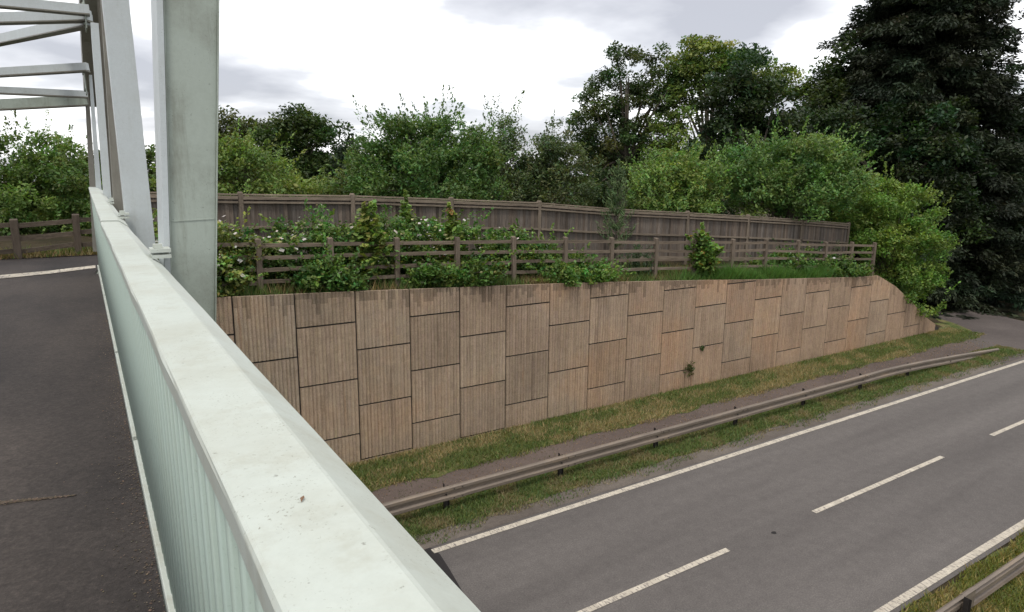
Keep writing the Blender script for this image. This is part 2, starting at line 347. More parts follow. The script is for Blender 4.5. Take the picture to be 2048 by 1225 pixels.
# ------------------------------------------------------------------ retaining wall
wall = empty('retaining_wall', (14, WT, 0), 'long retaining wall of ribbed buff concrete panels tapering down at its right end', 'wall')
NR = 15; PW = 1.51
JX = [v * 0.9835 for v in (-3.2, -1.8, -0.4, 1.0, 2.41, 3.74, 5.16, 6.57, 7.99, 9.44, 10.92, 12.42, 13.95, 15.49, 17.0, 18.55, 20.12, 21.67, 23.17, 24.75, 26.27, 27.79, 29.3, 30.82, 32.23, 33.8)]
def panel(s0, s1, z0, z1):
    """one ribbed facing panel; top follows the wall's top line"""
    a, b = s0 + 0.017, s1 - 0.017
    pr = []; r = random.Random(int(s0 * 100) * 7 + int(z0 * 10)); pitch = (b - a) / NR
    for k in range(NR):
        x = a + k * pitch; j = r.uniform(-.006, .006); g = r.uniform(0.009, 0.022)
        pr += [(x, 0.0 + g), (x + pitch * 0.12, 0.0 + g), (x + pitch * 0.30 + j, 0.0), (x + pitch * 0.84 + j, 0.002)]
    pr += [(b, 0.012)]
    def top(x): return min(z1, wall_top(x) - 0.0)
    mb = MB(); n = len(pr); rows = 6
    if max(top(x) for x, _ in pr) - z0 < 0.03: return None
    vs = []
    rr = random.Random(r.random())
    for x, d in pr:
        zt = max(top(x), z0 + 0.01); j = 0
        for q in range(rows + 1):
            f = q / rows
            jj = rr.uniform(-.0035, .0035) if 0 < q < rows else 0
            vs.append((x + jj, WT + d + rr.uniform(0, .004), z0 + (zt - z0) * f))
    fs = []; cs = []
    h_ = max(0, min(1, (s0 - 7) / 9)) * rr.uniform(.6, 1.25); pk = (1 + .035 * h_, 1 - .035 * h_, 1 - .07 * h_)
    v0 = rr.gauss(.95, .042); pk = tuple(v0 * q for q in pk)
    ribt = [rr.gauss(1, .05) for _ in range(NR + 1)]; grime = [rr.uniform(.05, .55) * rr.random() for _ in range(NR + 1)]
    for k in range(n - 1):
        part_of = k % 4
        for q in range(rows):
            i0 = k * (rows + 1) + q; fs.append((i0, i0 + rows + 1, i0 + rows + 2, i0 + 1))
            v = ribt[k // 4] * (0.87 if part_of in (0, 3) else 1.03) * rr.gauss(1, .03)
            zc = vs[i0][2]
            if zc > wall_top(s0) - grime[k // 4] - .12: v *= .68          # washed-down grime below the wall's top
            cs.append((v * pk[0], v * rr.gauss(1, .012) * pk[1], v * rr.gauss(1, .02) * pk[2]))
    # back edge, so that the panel has thickness
    base = len(vs)
    for x, d in pr:
        zt = max(top(x), z0 + 0.01); vs += [(x, WT + 0.07, z0), (x, WT + 0.07, zt)]
    for k in range(n - 1):
        fs.append((k * (rows + 1), base + 2 * k, base + 2 * k + 2, (k + 1) * (rows + 1)))
        fs.append((k * (rows + 1) + rows, (k + 1) * (rows + 1) + rows, base + 2 * k + 3, base + 2 * k + 1))
    fs.append(tuple([0 + q for q in range(rows + 1)] + [base + 1, base]))
    e0 = (n - 1) * (rows + 1); fs.append(tuple([base + 2 * n - 2, base + 2 * n - 1] + [e0 + q for q in range(rows, -1, -1)]))
    nf = len(fs); mb.add(vs, fs); mb.c = cs + [(1, 1, 1.001)] * (nf - len(cs))
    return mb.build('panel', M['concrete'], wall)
cnt = 0
for ci in range(len(JX) - 1):
    i = ci - 3; s0, s1 = JX[ci], JX[ci + 1]
    zj = (3.60 - 0.0085 * (i * PW)) if i % 2 == 0 else (2.91 - 0.0085 * (i * PW) + 0.01)
    js = [9.0] + [zj - 1.405 * k for k in range(0, 4)]
    for k in range(len(js) - 1):
        z1, z0 = js[k] - 0.021, js[k + 1] + 0.021
        z0 = max(z0, -0.08)
        if z1 < z0 + 0.05 or z0 > wall_top(s0) - .04: continue
        if panel(s0, s1, z0, z1): cnt += 1
mb = MB()
xs = list(np.linspace(-5, 33.7, 60))
def wsec(i):
    x = xs[i]; t = wall_top(x) - 0.03
    return [(x, WT + 0.05, -0.1), (x, WT + 0.05, t), (x, WT + 0.3, t), (x, WT + 0.3, -0.1)]
mb.sweep(wsec, len(xs)); mb.build('backing', M['joint'], wall)

# ------------------------------------------------------------------ fences
PRT = 15.5
pr_px = [(515, 477), (659, 475), (793, 475), (913, 474), (1027, 473), (1131, 474), (1224, 475), (1313, 476), (1391, 477), (1466, 478), (1534, 478), (1597, 481), (1653, 484), (1706, 484), (1750, 485)]
def post_rail(name, tops, base_fn, label, rails=4, z0=.15, dz=.285, tone=1.0, side=Vector((0, -1, 0)), nrm=None):
    f = empty(name, (tops[len(tops) // 2].x, tops[len(tops) // 2].y, base_fn(tops[len(tops) // 2])), label, 'fence')
    for i, p in enumerate(tops):
        mb = MB(); r = random.Random(i * 31 + len(tops)); h = 0.062; b = base_fn(p) - 0.15
        lx, ly = r.uniform(-.03, .03), r.uniform(-.03, .03)
        c = r.uniform(0.85, 1.12) * tone
        z = p.z
        mb.hexa([(p.x - h + lx, p.y - h, b), (p.x + h + lx, p.y - h, b), (p.x + h + lx, p.y + h, b), (p.x - h + lx, p.y + h, b),
                 (p.x - h, p.y - h + ly, z - .02), (p.x + h, p.y - h + ly, z - .02), (p.x + h, p.y + h + ly, z), (p.x - h, p.y + h + ly, z)], (c, c * .98, c * .95))
        mb.build('post', M['post'], f, bevel=0.008)
    for i in range(len(tops) - 1):
        a, b = tops[i], tops[i + 1]; r = random.Random(i * 17 + 5)
        for k in range(rails):
            z = z0 + dz * k
            mb = MB(); d = (b - a).normalized() * 0.055; c = r.uniform(0.8, 1.15) * tone
            mb.bar(a + d + Vector((0, 0, -z + r.uniform(-.02, .02))), b - d + Vector((0, 0, -z + r.uniform(-.02, .02))), 0.04, 0.088, c=(c, c * .98, c * .94))
            mb.build('rail', M['rail'], f)
    return f
tops = [at_y(x, y, PRT) for x, y in pr_px]
tops.insert(0, Vector((1.35, PRT, tops[0].z + 0.06)))
post_rail('post_and_rail_fence', tops, lambda p: upper_z(p.x, p.y), 'brown timber post and rail fence along the top edge of the retaining wall')
lt = []
for x, y0, y1 in ((-125, 524, 448), (37, 517, 438), (160, 508, 428), (262, 501, 424)):
    g = at_z(x, y0, 5.38); k = (g.y / ray(x, y1).y); lt.append(Vector((g.x, g.y, (EYE + ray(x, y1) * k).z)))
post_rail('post_and_rail_fence', lt, lambda p: 5.36, 'timber post and rail fence beyond the bridge in front of the left hedge', z0=.12, dz=.25, tone=.6)

cb_px = [(480, 388), (704, 391), (902, 398), (1078, 405), (1237, 418), (1375, 425), (1496, 432), (1603, 439), (1697, 447)]
def cb_t(i): return 18.2 - 1.45 * i / 8.0
cbt = [at_y(x, y, cb_t(i)) for i, (x, y) in enumerate(cb_px)]
cbt.insert(0, at_y(262, 383, 18.45))
cb = empty('closeboard_fence', (cbt[5].x, cbt[5].y, cbt[5].z - 1.8), 'tall grey weathered closeboard timber fence with capping rail behind the brambles', 'fence')
for i, p in enumerate(cbt):
    mb = MB(); c = random.uniform(1.0, 1.3); h = 0.06
    mb.hexa([(p.x - h, p.y - h, p.z - 1.95), (p.x + h, p.y - h, p.z - 1.95), (p.x + h, p.y + h, p.z - 1.95), (p.x - h, p.y + h, p.z - 1.95),
             (p.x - h, p.y - h, p.z + .02), (p.x + h, p.y - h, p.z + .02), (p.x + h, p.y + h, p.z + .02), (p.x - h, p.y + h, p.z + .02)], (c, c, c * .97))
    s_ = .04
    mb.hexa([(p.x - h, p.y - h, p.z + .02), (p.x + h, p.y - h, p.z + .02), (p.x + h, p.y + h, p.z + .02), (p.x - h, p.y + h, p.z + .02),
             (p.x - s_, p.y - s_, p.z + .055), (p.x + s_, p.y - s_, p.z + .055), (p.x + s_, p.y + s_, p.z + .055), (p.x - s_, p.y + s_, p.z + .055)], (c, c, c * .97))
    mb.build('post', M['post'], cb)
for i in range(len(cbt) - 1):
    a, b = cbt[i], cbt[i + 1]; d = (b - a); L_ = d.length; u = d.normalized(); ax = u.copy(); ax.z = 0; ax.normalize()
    nrm = Vector((ax.y, -ax.x, 0))          # towards the camera
    mb = MB(); nB = int(L_ / 0.1)
    for k in range(nB):
        p0 = a + d * ((k + 0.0) / nB); p1 = a + d * ((k + 1.06) / nB); c = float(np.clip(random.gauss(1, .2), .55, 1.6)); w_ = random.uniform(.95, 1.05)
        n0, n1 = nrm * 0.004, nrm * 0.022
        zb, zt = -1.82, -0.1 + random.uniform(-.01, .01)
        q = [p0 + n0, p1 + n1, p1 + nrm * .001, p0 - nrm * .012]
        mb.hexa([v + Vector((0, 0, zb)) for v in q] + [v + Vector((0, 0, zt)) for v in q], (c * w_, c, c / w_))
    mb.build('board_panel', M['board'], cb)
    for nm, z, wd, ht, off in (('capping', -0.02, 0.13, 0.035, 0.0), ('rail', -0.10, 0.07, 0.085, 0.05), ('rail', -0.215, 0.075, 0.05, 0.055), ('rail', -0.86, 0.075, 0.06, 0.055), ('gravel_board', -1.72, 0.03, 0.16, 0.04)):
        mb = MB(); c = random.uniform(1.0, 1.25) * (1.25 if nm == 'capping' else 1.0)
        e = u * 0.062
        mb.bar(a + e + nrm * off + Vector((0, 0, z)), b - e + nrm * off + Vector((0, 0, z)), wd, ht, c=(c, c, c * .97)); mb.build(nm, M['rail'], cb)

# ------------------------------------------------------------------ crash barriers
def beam_section(ht=0.31):
    # open box / W section, (offset towards the road, height)
    return [(0.0, 0.31), (0.05, 0.31), (0.085, 0.285), (0.085, 0.225), (0.03, 0.185), (0.03, 0.125), (0.085, 0.085), (0.085, 0.025), (0.05, 0.0), (0.0, 0.0),
            (0.0, 0.006), (0.045, 0.006), (0.078, 0.03), (0.078, 0.08), (0.022, 0.12), (0.022, 0.19), (0.078, 0.23), (0.078, 0.28), (0.045, 0.303), (0.0, 0.303)]
def barrier(path, sgn, posts, label):
    f = empty('crash_barrier', (path[0][0], path[0][1], 0), label, 'barrier')
    P_ = [Vector(p) for p in path]; sec = beam_section()
    def sc(i):
        p = P_[i]; d = (P_[min(i + 1, len(P_) - 1)] - P_[max(i - 1, 0)]); d.z = 0; d.normalize(); nn = Vector((d.y, -d.x, 0)) * sgn
        return [p + nn * a + Vector((0, 0, z - 0.31)) for a, z in sec]
    mb = MB(); mb.sweep(sc, len(P_)); mb.build('beam', M['steel'], f)
    for x, y, zt in posts:
        if abs(zt - P_[0].z) < .01:          # lapped joint of two beam lengths, with bolt heads
            mb = MB(); e = .0045
            sp2 = [(a + (e if a > .05 else (.003 if a > .028 else 0)), z + (e if z > .2 and a > .03 else (-e if z < .1 and a > .03 else 0))) for a, z in sec[:10]]
            mb.sweep(lambda i: [Vector((x + .22 + .17 * (2 * i - 1), y + a * -sgn, zt + z - .31)) for a, z in sp2], 2); lap = mb.build('lap_joint', M['steel'], f)
            for q in (-.1, .1):
                for zz in (.255, .055):
                    mb = MB(); mb.tube([(x + .22 + q, y - .088 * sgn, zt + zz - .31), (x + .22 + q, y - .104 * sgn, zt + zz - .31)], [.014, .012], 7); mb.build('bolt', M['dark_steel'], lap)
        mb = MB()
        y2 = y + 0.05 * sgn
        mb.box((x - .055, y2 - .003, -.1), (x + .055, y2 + .003, zt - .02)); mb.box((x - .058, y2 - .035, -.1), (x - .0525, y2 + .035, zt + .045)); mb.box((x + .0525, y2 - .035, -.1), (x + .058, y2 + .035, zt - .02))
        po = mb.build('post', M['dark_steel'], f)
        mb = MB(); mb.tube([(x - .05, y - .07 * sgn, zt - .16), (x - .05, y - .045 * sgn, zt - .16)], [.018, .018], 8); mb.build('bolt', M['dark_steel'], po)
    return f
BT = 11.62
path = []
for x in np.arange(-6, 34, 0.8):
    z = 0.56; y = BT
    if x > 20: y = BT + 0.03 * ((x - 20) / 5) - 0.0
    if x > 23: z = 0.56 - 0.47 * min(1, ((x - 23) / 9.2)) ** 1.3; y = BT + .02 + 0.0 * (x - 23)
    if x > 32.3: break
    path.append((float(x), float(y), float(z)))
posts = [(x, BT, 0.56) for x in (-3.5, -.3, 2.6, 5.82, 8.85, 11.95, 15.1, 18.3, 21.45)] + [(24.5, BT, .49), (27.5, BT, .34)]
barrier(path, 1, posts, 'rust brown steel crash barrier on the grass verge below the retaining wall')
path = [(float(x), 3.95, 0.62) for x in np.arange(-4, 60, 1.6)]
barrier(path, -1, [(float(x), 3.95, 0.62) for x in np.arange(-2, 58, 3.2) + 0.15], 'rusty steel crash barrier in the bottom right corner beyond the carriageway')

# ------------------------------------------------------------------ the bridge
BA = R(123.0 - 32.5)
BD = Vector((math.cos(BA), math.sin(BA), 0)); BL = Vector((BD.y, -BD.x, 0))
def bp(a, y, z): return EYE + BL * a + BD * y + Vector((0, 0, z))     # a to the right, y along the bridge, z above the eye
def b_ray(x, y, Y): r = ray(x, y); k = Y / r.dot(BD); p = r * k; return (p.dot(BL), p.z)
bridge = empty('truss_bridge', bp(0.3, 3.9, -2.2), 'pale green painted steel truss road bridge with solid parapet and overhead bracing', 'bridge')
DZ = -1.62
def bbox(mb, a0, a1, y0, y1, z0, z1, c=(1, 1, 1)):
    mb.hexa([bp(a0, y0, z0), bp(a1, y0, z0), bp(a1, y1, z0), bp(a0, y1, z0), bp(a0, y0, z1), bp(a1, y0, z1), bp(a1, y1, z1), bp(a0, y1, z1)], c)
mb = MB(); bbox(mb, -5.6, 0.30, -14, 13.6, DZ - 0.55, DZ - 0.03); mb.build('deck_slab', M['dirty_paint'], bridge)
mb = MB(); bbox(mb, 0.31, 0.34, -14, 13.6, DZ - 0.75, DZ - 0.06); mb.build('edge_girder', M['dirty_paint'], bridge)
mb = MB(); bbox(mb, -5.0, 0.118, -14, 12.6, DZ - 0.03, DZ); mb.build('carriageway', M['deck_road'], bridge)
# parapet
YB = [-3.0, 0.3, 1.2, 2.4, 3.7, 5.2, 6.6, 7.6, 9.0, 10.5, 12.0, 13.3]
def rise(y): return pick(y, [0, 6.5, 10, 13.3], [0, 0, 0.07, 0.17])
ys = [y0 + d for y0 in np.arange(-3, 13.2, 0.105) for d in (0.0, 0.052, 0.060, 0.097)]
def infill():
    V = []; F = []
    for k, y in enumerate(ys):
        ph = (k % 4); d = 0.0 if ph < 2 else 0.024           # trapezoidal ribs about 10 cm apart
        for z in (DZ + 0.05, -0.45 + rise(y)):
            V.append(bp(0.146 + d, y, z))
    for k in range(len(ys) - 1): F.append((2 * k, 2 * k + 1, 2 * k + 3, 2 * k + 2))
    o = mesh_np('parapet', [tuple(v) for v in V], F, M['infill_paint'], bridge)
    md = o.modifiers.new('thick', 'SOLIDIFY'); md.thickness = 0.006; md.offset = 1
    return o
par = infill()
for y0, y1, lift in ((-3.0, 6.55, 0.0), (6.56, 10.4, 0.012), (10.41, 13.3, 0.0)):
    yy = list(np.linspace(y0, y1, max(2, int((y1 - y0) / 0.25))))
    wob = np.random.default_rng(int(y1)).normal(0, .0012, (len(yy), 3))
    def sec(i):
        y = yy[i]; h = rise(y) + lift; w_ = wob[i]
        pts = [(0.122 + w_[0], -0.462), (0.120 + w_[0], -0.418), (0.1235, -0.4105 + w_[1] * .5), (0.128, -0.408), (0.246, -0.408), (0.253, -0.411), (0.316 + w_[2], -0.458), (0.320 + w_[2], -0.464), (0.320 + w_[2], -0.482), (0.30, -0.482), (0.2, -0.462)]
        return [bp(a, y, z + h) for a, z in pts]
    mb = MB(); mb.sweep(sec, len(yy)); mb.build('handrail', M['rail_paint'], par)
# bottom rail with its ledge, in lengths with short gaps
for y0, y1 in ((-3, 0.9), (0.97, 2.15), (2.22, 4.3), (4.37, 6.6), (6.67, 9.9), (9.97, 13.3)):
    mb = MB(); bbox(mb, 0.121, 0.156, y0, y1, DZ + 0.002, DZ + 0.062); mb.build('bottom_rail', M['rail_paint'], par, bevel=0.004)
for y in np.arange(-2.4, 13, 2.6):
    mb = MB(); bbox(mb, 0.172, 0.25, y - .04, y + .04, DZ - .03, -0.46 + rise(y)); mb.build('parapet_post', M['infill_paint'], par)
# truss posts (a0, a1, y, depth, lean outwards per metre, top z, paint)
def post_mesh(a0, a1, y, dep, la0, la1, ztop, mat, zbot=-2.3, hsec=False):
    mb = MB()
    def A(a, l, z): return a + l * max(0, z + 0.9)
    def slab(f0, f1, y0, y1):
        pts = []
        for z in (zbot, ztop):
            x0, x1 = A(a0, la0, z), A(a1, la1, z)
            q0, q1 = x0 + (x1 - x0) * f0, x0 + (x1 - x0) * f1
            pts += [bp(q0, y0, z), bp(q1, y0, z), bp(q1, y1, z), bp(q0, y1, z)]
        mb.hexa(pts)
    if hsec:
        t = 0.09
        slab(0, t, y, y + dep); slab(1 - t * .35, 1, y, y + dep); slab(t + .001, 1 - t * .35 - .001, y + 0.022, y + dep - .02)
    else: slab(0, 1, y, y + dep)
    return mb.build('truss_post', mat, bridge, bevel=0.003)
def post_px(Y, bot, top, dep, mat, zbot=-2.3, hsec=False, ztop=None):
    """a post whose two front edges are read from the picture at distance Y along the bridge"""
    (bx0, bx1, by), (tx0, tx1, ty) = bot, top
    A0, zb = b_ray(bx0, by, Y); A1, _ = b_ray(bx1, by, Y); T0, zt = b_ray(tx0, ty, Y); T1, _ = b_ray(tx1, ty, Y)
    l0, l1 = (T0 - A0) / (zt - zb), (T1 - A1) / (zt - zb)
    if ztop is None: ztop = zt
    E0 = lambda z: A0 + l0 * (z - zb); E1 = lambda z: A1 + l1 * (z - zb)
    mb = MB()
    def slab(f0, f1, y0, y1):
        pts = []
        for z in (zbot, ztop):
            q0, q1 = E0(z) + (E1(z) - E0(z)) * f0, E0(z) + (E1(z) - E0(z)) * f1
            pts += [bp(q0, y0, z), bp(q1, y0, z), bp(q1, y1, z), bp(q0, y1, z)]
        mb.hexa(pts)
    if hsec:
        slab(0, .03, Y, Y + dep); slab(.97, 1, Y, Y + dep); slab(.0305, .9695, Y + 0.02, Y + dep - .02)
    else: slab(0, 1, Y, Y + dep)
    o = mb.build('truss_post', M[mat], bridge, bevel=0.003)
    return E0, E1, o
P1 = 3.9
E0, E1, po = post_px(P1, (343, 434, 600), (326, 438, 0), 0.26, 'dirty_paint', hsec=True, ztop=4.6)
mb = MB()     # bright inner flange plate of the nearest post
F0 = lambda z: E0(z) - 0.031
z0_, z1_ = -2.3, 4.6
mb.hexa([bp(F0(z0_), P1 - .012, z0_), bp(E0(z0_) - .001, P1 - .012, z0_), bp(E0(z0_) - .001, P1 + .27, z0_), bp(F0(z0_), P1 + .27, z0_),
         bp(F0(z1_), P1 - .012, z1_), bp(E0(z1_) - .001, P1 - .012, z1_), bp(E0(z1_) - .001, P1 + .27, z1_), bp(F0(z1_), P1 + .27, z1_)])
mb.build('flange', M['white_paint'], po, bevel=0.002)
post_px(7.2, (257, 311, 490), (205, 258, 0), 0.2, 'white_paint', ztop=4.4)
post_px(9.5, (229, 252, 430), (213, 226, 180), 0.2, 'grime_paint', ztop=4.0)
post_px(11.4, (208, 226, 400), (181, 206, 45), 0.2, 'white_paint')
post_px(13.0, (193, 204, 390), (178, 184, 150), 0.2, 'white_paint')
post_px(14.0, (180, 192, 385), (170, 178, 190), 0.25, 'grime_paint', zbot=-1.4, ztop=2.0)
zs_ = b_ray(384, 441, P1)[1]       # weld seam across the web of the nearest post
mb = MB(); mb.bar(bp(E0(zs_) + .012, P1 + .019, zs_ - .004), bp(E1(zs_) - .012, P1 + .019, zs_ + .004), .004, .006); mb.build('weld_seam', M['dirty_paint'], po)
# sloping top chord
def chord(a0, a1, la):
    pts = [(14.3, 1.15), (13.1, 2.05), (11.4, 2.62), (9.4, 3.9), (7.0, 4.5), (3.9, 4.75), (-4, 4.8)]
    def sc(i):
        y, z = pts[i]; s = la * (z + .9)
        return [bp(a0 + s, y, z), bp(a1 + s, y, z), bp(a1 + s, y, z + .3), bp(a0 + s, y, z + .3)]
    mb = MB(); mb.sweep(sc, len(pts)); return mb.build('top_chord', M['grime_paint'], bridge)
chord(0.16, 0.40, 0.03)
chord(-5.75, -5.5, -0.02)
# overhead bracing: (right px, left px at x=0, distances, thickness)
for (x1, y1, Y1), (x0, y0, Y0), th, mt_ in (((170, 19, 11.5), (0, 3, 11.5), .12, 'white_paint'), ((170, 30, 11.6), (0, 36, 12.6), .135, 'white_paint'), ((170, 39, 11.7), (0, 79, 15.5), .15, 'white_paint'),
        ((168, 133, 12.9), (0, 144, 13.4), .115, 'white_paint'), ((168, 188, 13.8), (0, 180, 13.8), .10, 'white_paint'), ((168, 200, 14.0), (0, 209, 14.4), .16, 'dirty_paint')):
    A1, A0 = b_ray(x1, y1, Y1), b_ray(x0, y0, Y0)
    p = bp(A1[0] + .05, Y1, A1[1]); q = bp(A0[0], Y0, A0[1]); q = p + (q - p) * min(4.2, 5.6 / abs(A1[0] - A0[0]))
    mb = MB(); mb.bar(p, q, 0.10, th); mb.build('brace', M[mt_], bridge, bevel=0.004)
    mb = MB(); dn = Vector((0, 0, -th / 2 - .011)); mb.bar(p + dn, q + dn, 0.16, 0.018); mb.build('brace_flange', M['grime_paint'], bridge)
for Y, x, y, hs in ((11.75, 172, 34, .2), (13.3, 172, 165, .2)):
    A_, Z_ = b_ray(x, y, Y); mb = MB(); bbox(mb, A_ - .02, A_ - .006, Y - .28, Y + .12, Z_ - hs, Z_ + hs); g_ = mb.build('gusset_plate', M['dirty_paint'], bridge)
    for dy_ in (-.2, -.05, .06):
        for dz_ in (-.13, .13):
            mb = MB(); q = bp(A_ - .02, Y + dy_, Z_ + dz_); mb.tube([q, q - BL * .02], [.018, .016], 7); mb.build('bolt', M['dirty_paint'], g_)
# rail brackets with bolts
for y, a1 in ((3.86, 0.36), (7.15, 0.36), (9.45, .33)):
    mb = MB(); h = rise(y); bbox(mb, 0.27, a1, y - .10, y + .02, -0.395 + h, -0.377 + h); bbox(mb, 0.27, a1, y - .10, y + .02, -0.425 + h, -0.407 + h); br = mb.build('rail_bracket', M['rail_paint'], bridge)
    mb = MB(); bbox(mb, 0.285, 0.325, y - .07, y - .03, -0.376 + h, -0.355 + h); mb.build('bolt', M['rail_paint'], br)
# dead leaf lying on the handrail
lf = MB(); p0 = bp(0, 0, 0)
pz = -0.4065; lp = ray(605, 999); lp = lp * (pz / lp.z) + EYE
u, v = (BD * .9 + BL * .45).normalized(), (BL * .9 - BD * .45).normalized(); n_ = Vector((0, 0, 1))
lf.add([lp - u * .0075, lp - v * .003 + n_ * .0022, lp + u * .0085 + n_ * .001, lp + v * .0028 + n_ * .0028, lp + n_ * .0005], [(0, 1, 4), (1, 2, 4), (2, 3, 4), (3, 0, 4)])
tag(lf.build('dead_leaf', m_plain('dead_leaf', (0.2, 0.12, 0.07))), 'small curled brown dead leaf lying on the pale green handrail', 'leaf')

# approach road beyond the bridge
o = sheet('approach_road', [(-40, 12.4), (-0.05, 12.55), (0.2, 15.6), (-0.4, 15.9), (-40, 15.0)], 5.372, M['deck_road'])
sheet('approach_verge', [(-40, 14.9), (-2, 15.55), (0.4, 15.5), (1.2, 18.6), (-40, 18.6)], 5.385, M['soil'])
p = [at_z(x, y, 5.378) for x, y in ((-400, 603), (0, 558), (100, 548), (191, 536.5), (191, 531), (100, 542), (0, 551), (-400, 594))]
sheet('approach_line', [(v.x, v.y) for v in p], 5.381, M['line'])
mb = MB(); mb.hexa([(-40, 12.5, -.1), (-.1, 13.6, -.1), (.3, 16, -.1), (-40, 19, -.1), (-40, 12.5, 5.36), (-.1, 13.6, 5.36), (.3, 16, 5.36), (-40, 19, 5.36)]); tag(mb.build('embankment', M['soil']), kind='structure')

# ------------------------------------------------------------------ foliage
def unit(n):
    v = rng.normal(size=(n, 3)); return v / np.linalg.norm(v, axis=1, keepdims=True)
def leaf_quads(P, size, aspect=0.5, up=0.35, along=None, jit=0.35):
    """pointed leaf-shaped quads at points P"""
    n = len(P); nr = unit(n); nr[:, 2] = np.abs(nr[:, 2]) + up; nr /= np.linalg.norm(nr, axis=1, keepdims=True)
    t = unit(n) if along is None else along + 0.5 * unit(n)
    t -= nr * (t * nr).sum(1, keepdims=True); t /= np.linalg.norm(t, axis=1, keepdims=True) + 1e-9
    b = np.cross(nr, t); s = size * np.clip(rng.normal(1, jit, (n, 1)), 0.4, 2.0)
    V = np.empty((n, 4, 3)); V[:, 0] = P - t * s; V[:, 1] = P + b * s * aspect + t * s * .1; V[:, 2] = P + t * s; V[:, 3] = P - b * s * aspect + t * s * .1
    return V.reshape(-1, 3), np.arange(n * 4).reshape(n, 4)
def tints(n, base, var=0.22, hue=0.12, ids=None, idvar=0.0, alt=None, altp=0.0):
    k = np.clip(rng.normal(1, var, (n, 1)), 0.45, 1.8); c = np.array(base)[None, :] * k
    c = c * (1 + hue * rng.normal(size=(n, 3)) * np.array([1, .3, .8]))
    if ids is not None and idvar > 0:
        m_ = int(ids.max()) + 1; g = np.clip(rng.normal(1, idvar, (m_, 1)), .55, 1.6); w_ = 1 + idvar * .5 * rng.normal(size=(m_, 3)) * np.array([1, .2, .6])
        c = c * g[ids] * w_[ids]
    if alt is not None:
        q = rng.random(n) < altp; c[q] = np.array(alt) * k[q]
    return np.clip(c, 0.004, 0.9)
def lobe_clumps(lobes, per, shell=0.55):
    """clump centres in the outer part of each ellipsoid lobe; lobes: (cx,cy,cz, rx,ry,rz)"""
    out = []; wts = np.array([l[3] * l[5] + l[3] * l[4] + l[4] * l[5] for l in lobes]); wts = wts / wts.sum()
    for l, w_ in zip(lobes, wts):
        n = max(4, int(per * w_)); d = unit(n); r = (shell ** 3 + (1 - shell ** 3) * rng.random((n, 1))) ** (1 / 3)
        r *= 1 + 0.10 * rng.normal(size=(n, 1))
        out.append(np.array(l[:3]) + d * r * np.array(l[3:]))
    return np.concatenate(out)
def limbs(mb, base, top_pts, r0, zfork=0.35, n=9):
    base = Vector(base); tp = [Vector(p) for p in top_pts]
    ctr = sum(tp, Vector((0, 0, 0))) / len(tp)
    ht = max(p.z for p in tp) - base.z
    fork = base + Vector(((ctr.x - base.x) * .3, (ctr.y - base.y) * .3, ht * zfork))
    head = Vector((ctr.x, ctr.y, base.z + ht * .86))
    mb.tube([base, base.lerp(fork, .5) + Vector((random.uniform(-.1, .1), random.uniform(-.1, .1), 0)), fork, fork.lerp(head, .5), head], [r0 * 1.25, r0, r0 * .85, r0 * .5, r0 * .12], n)
    for p in tp:
        f = random.uniform(.05, .6); s = fork.lerp(head, f * .7); mid = s.lerp(p, .5) + Vector((0, 0, (p - s).length * .1))
        mb.tube([s, mid, p], [r0 * .42 * (1 - f * .5), r0 * .24, r0 * .05], 6)
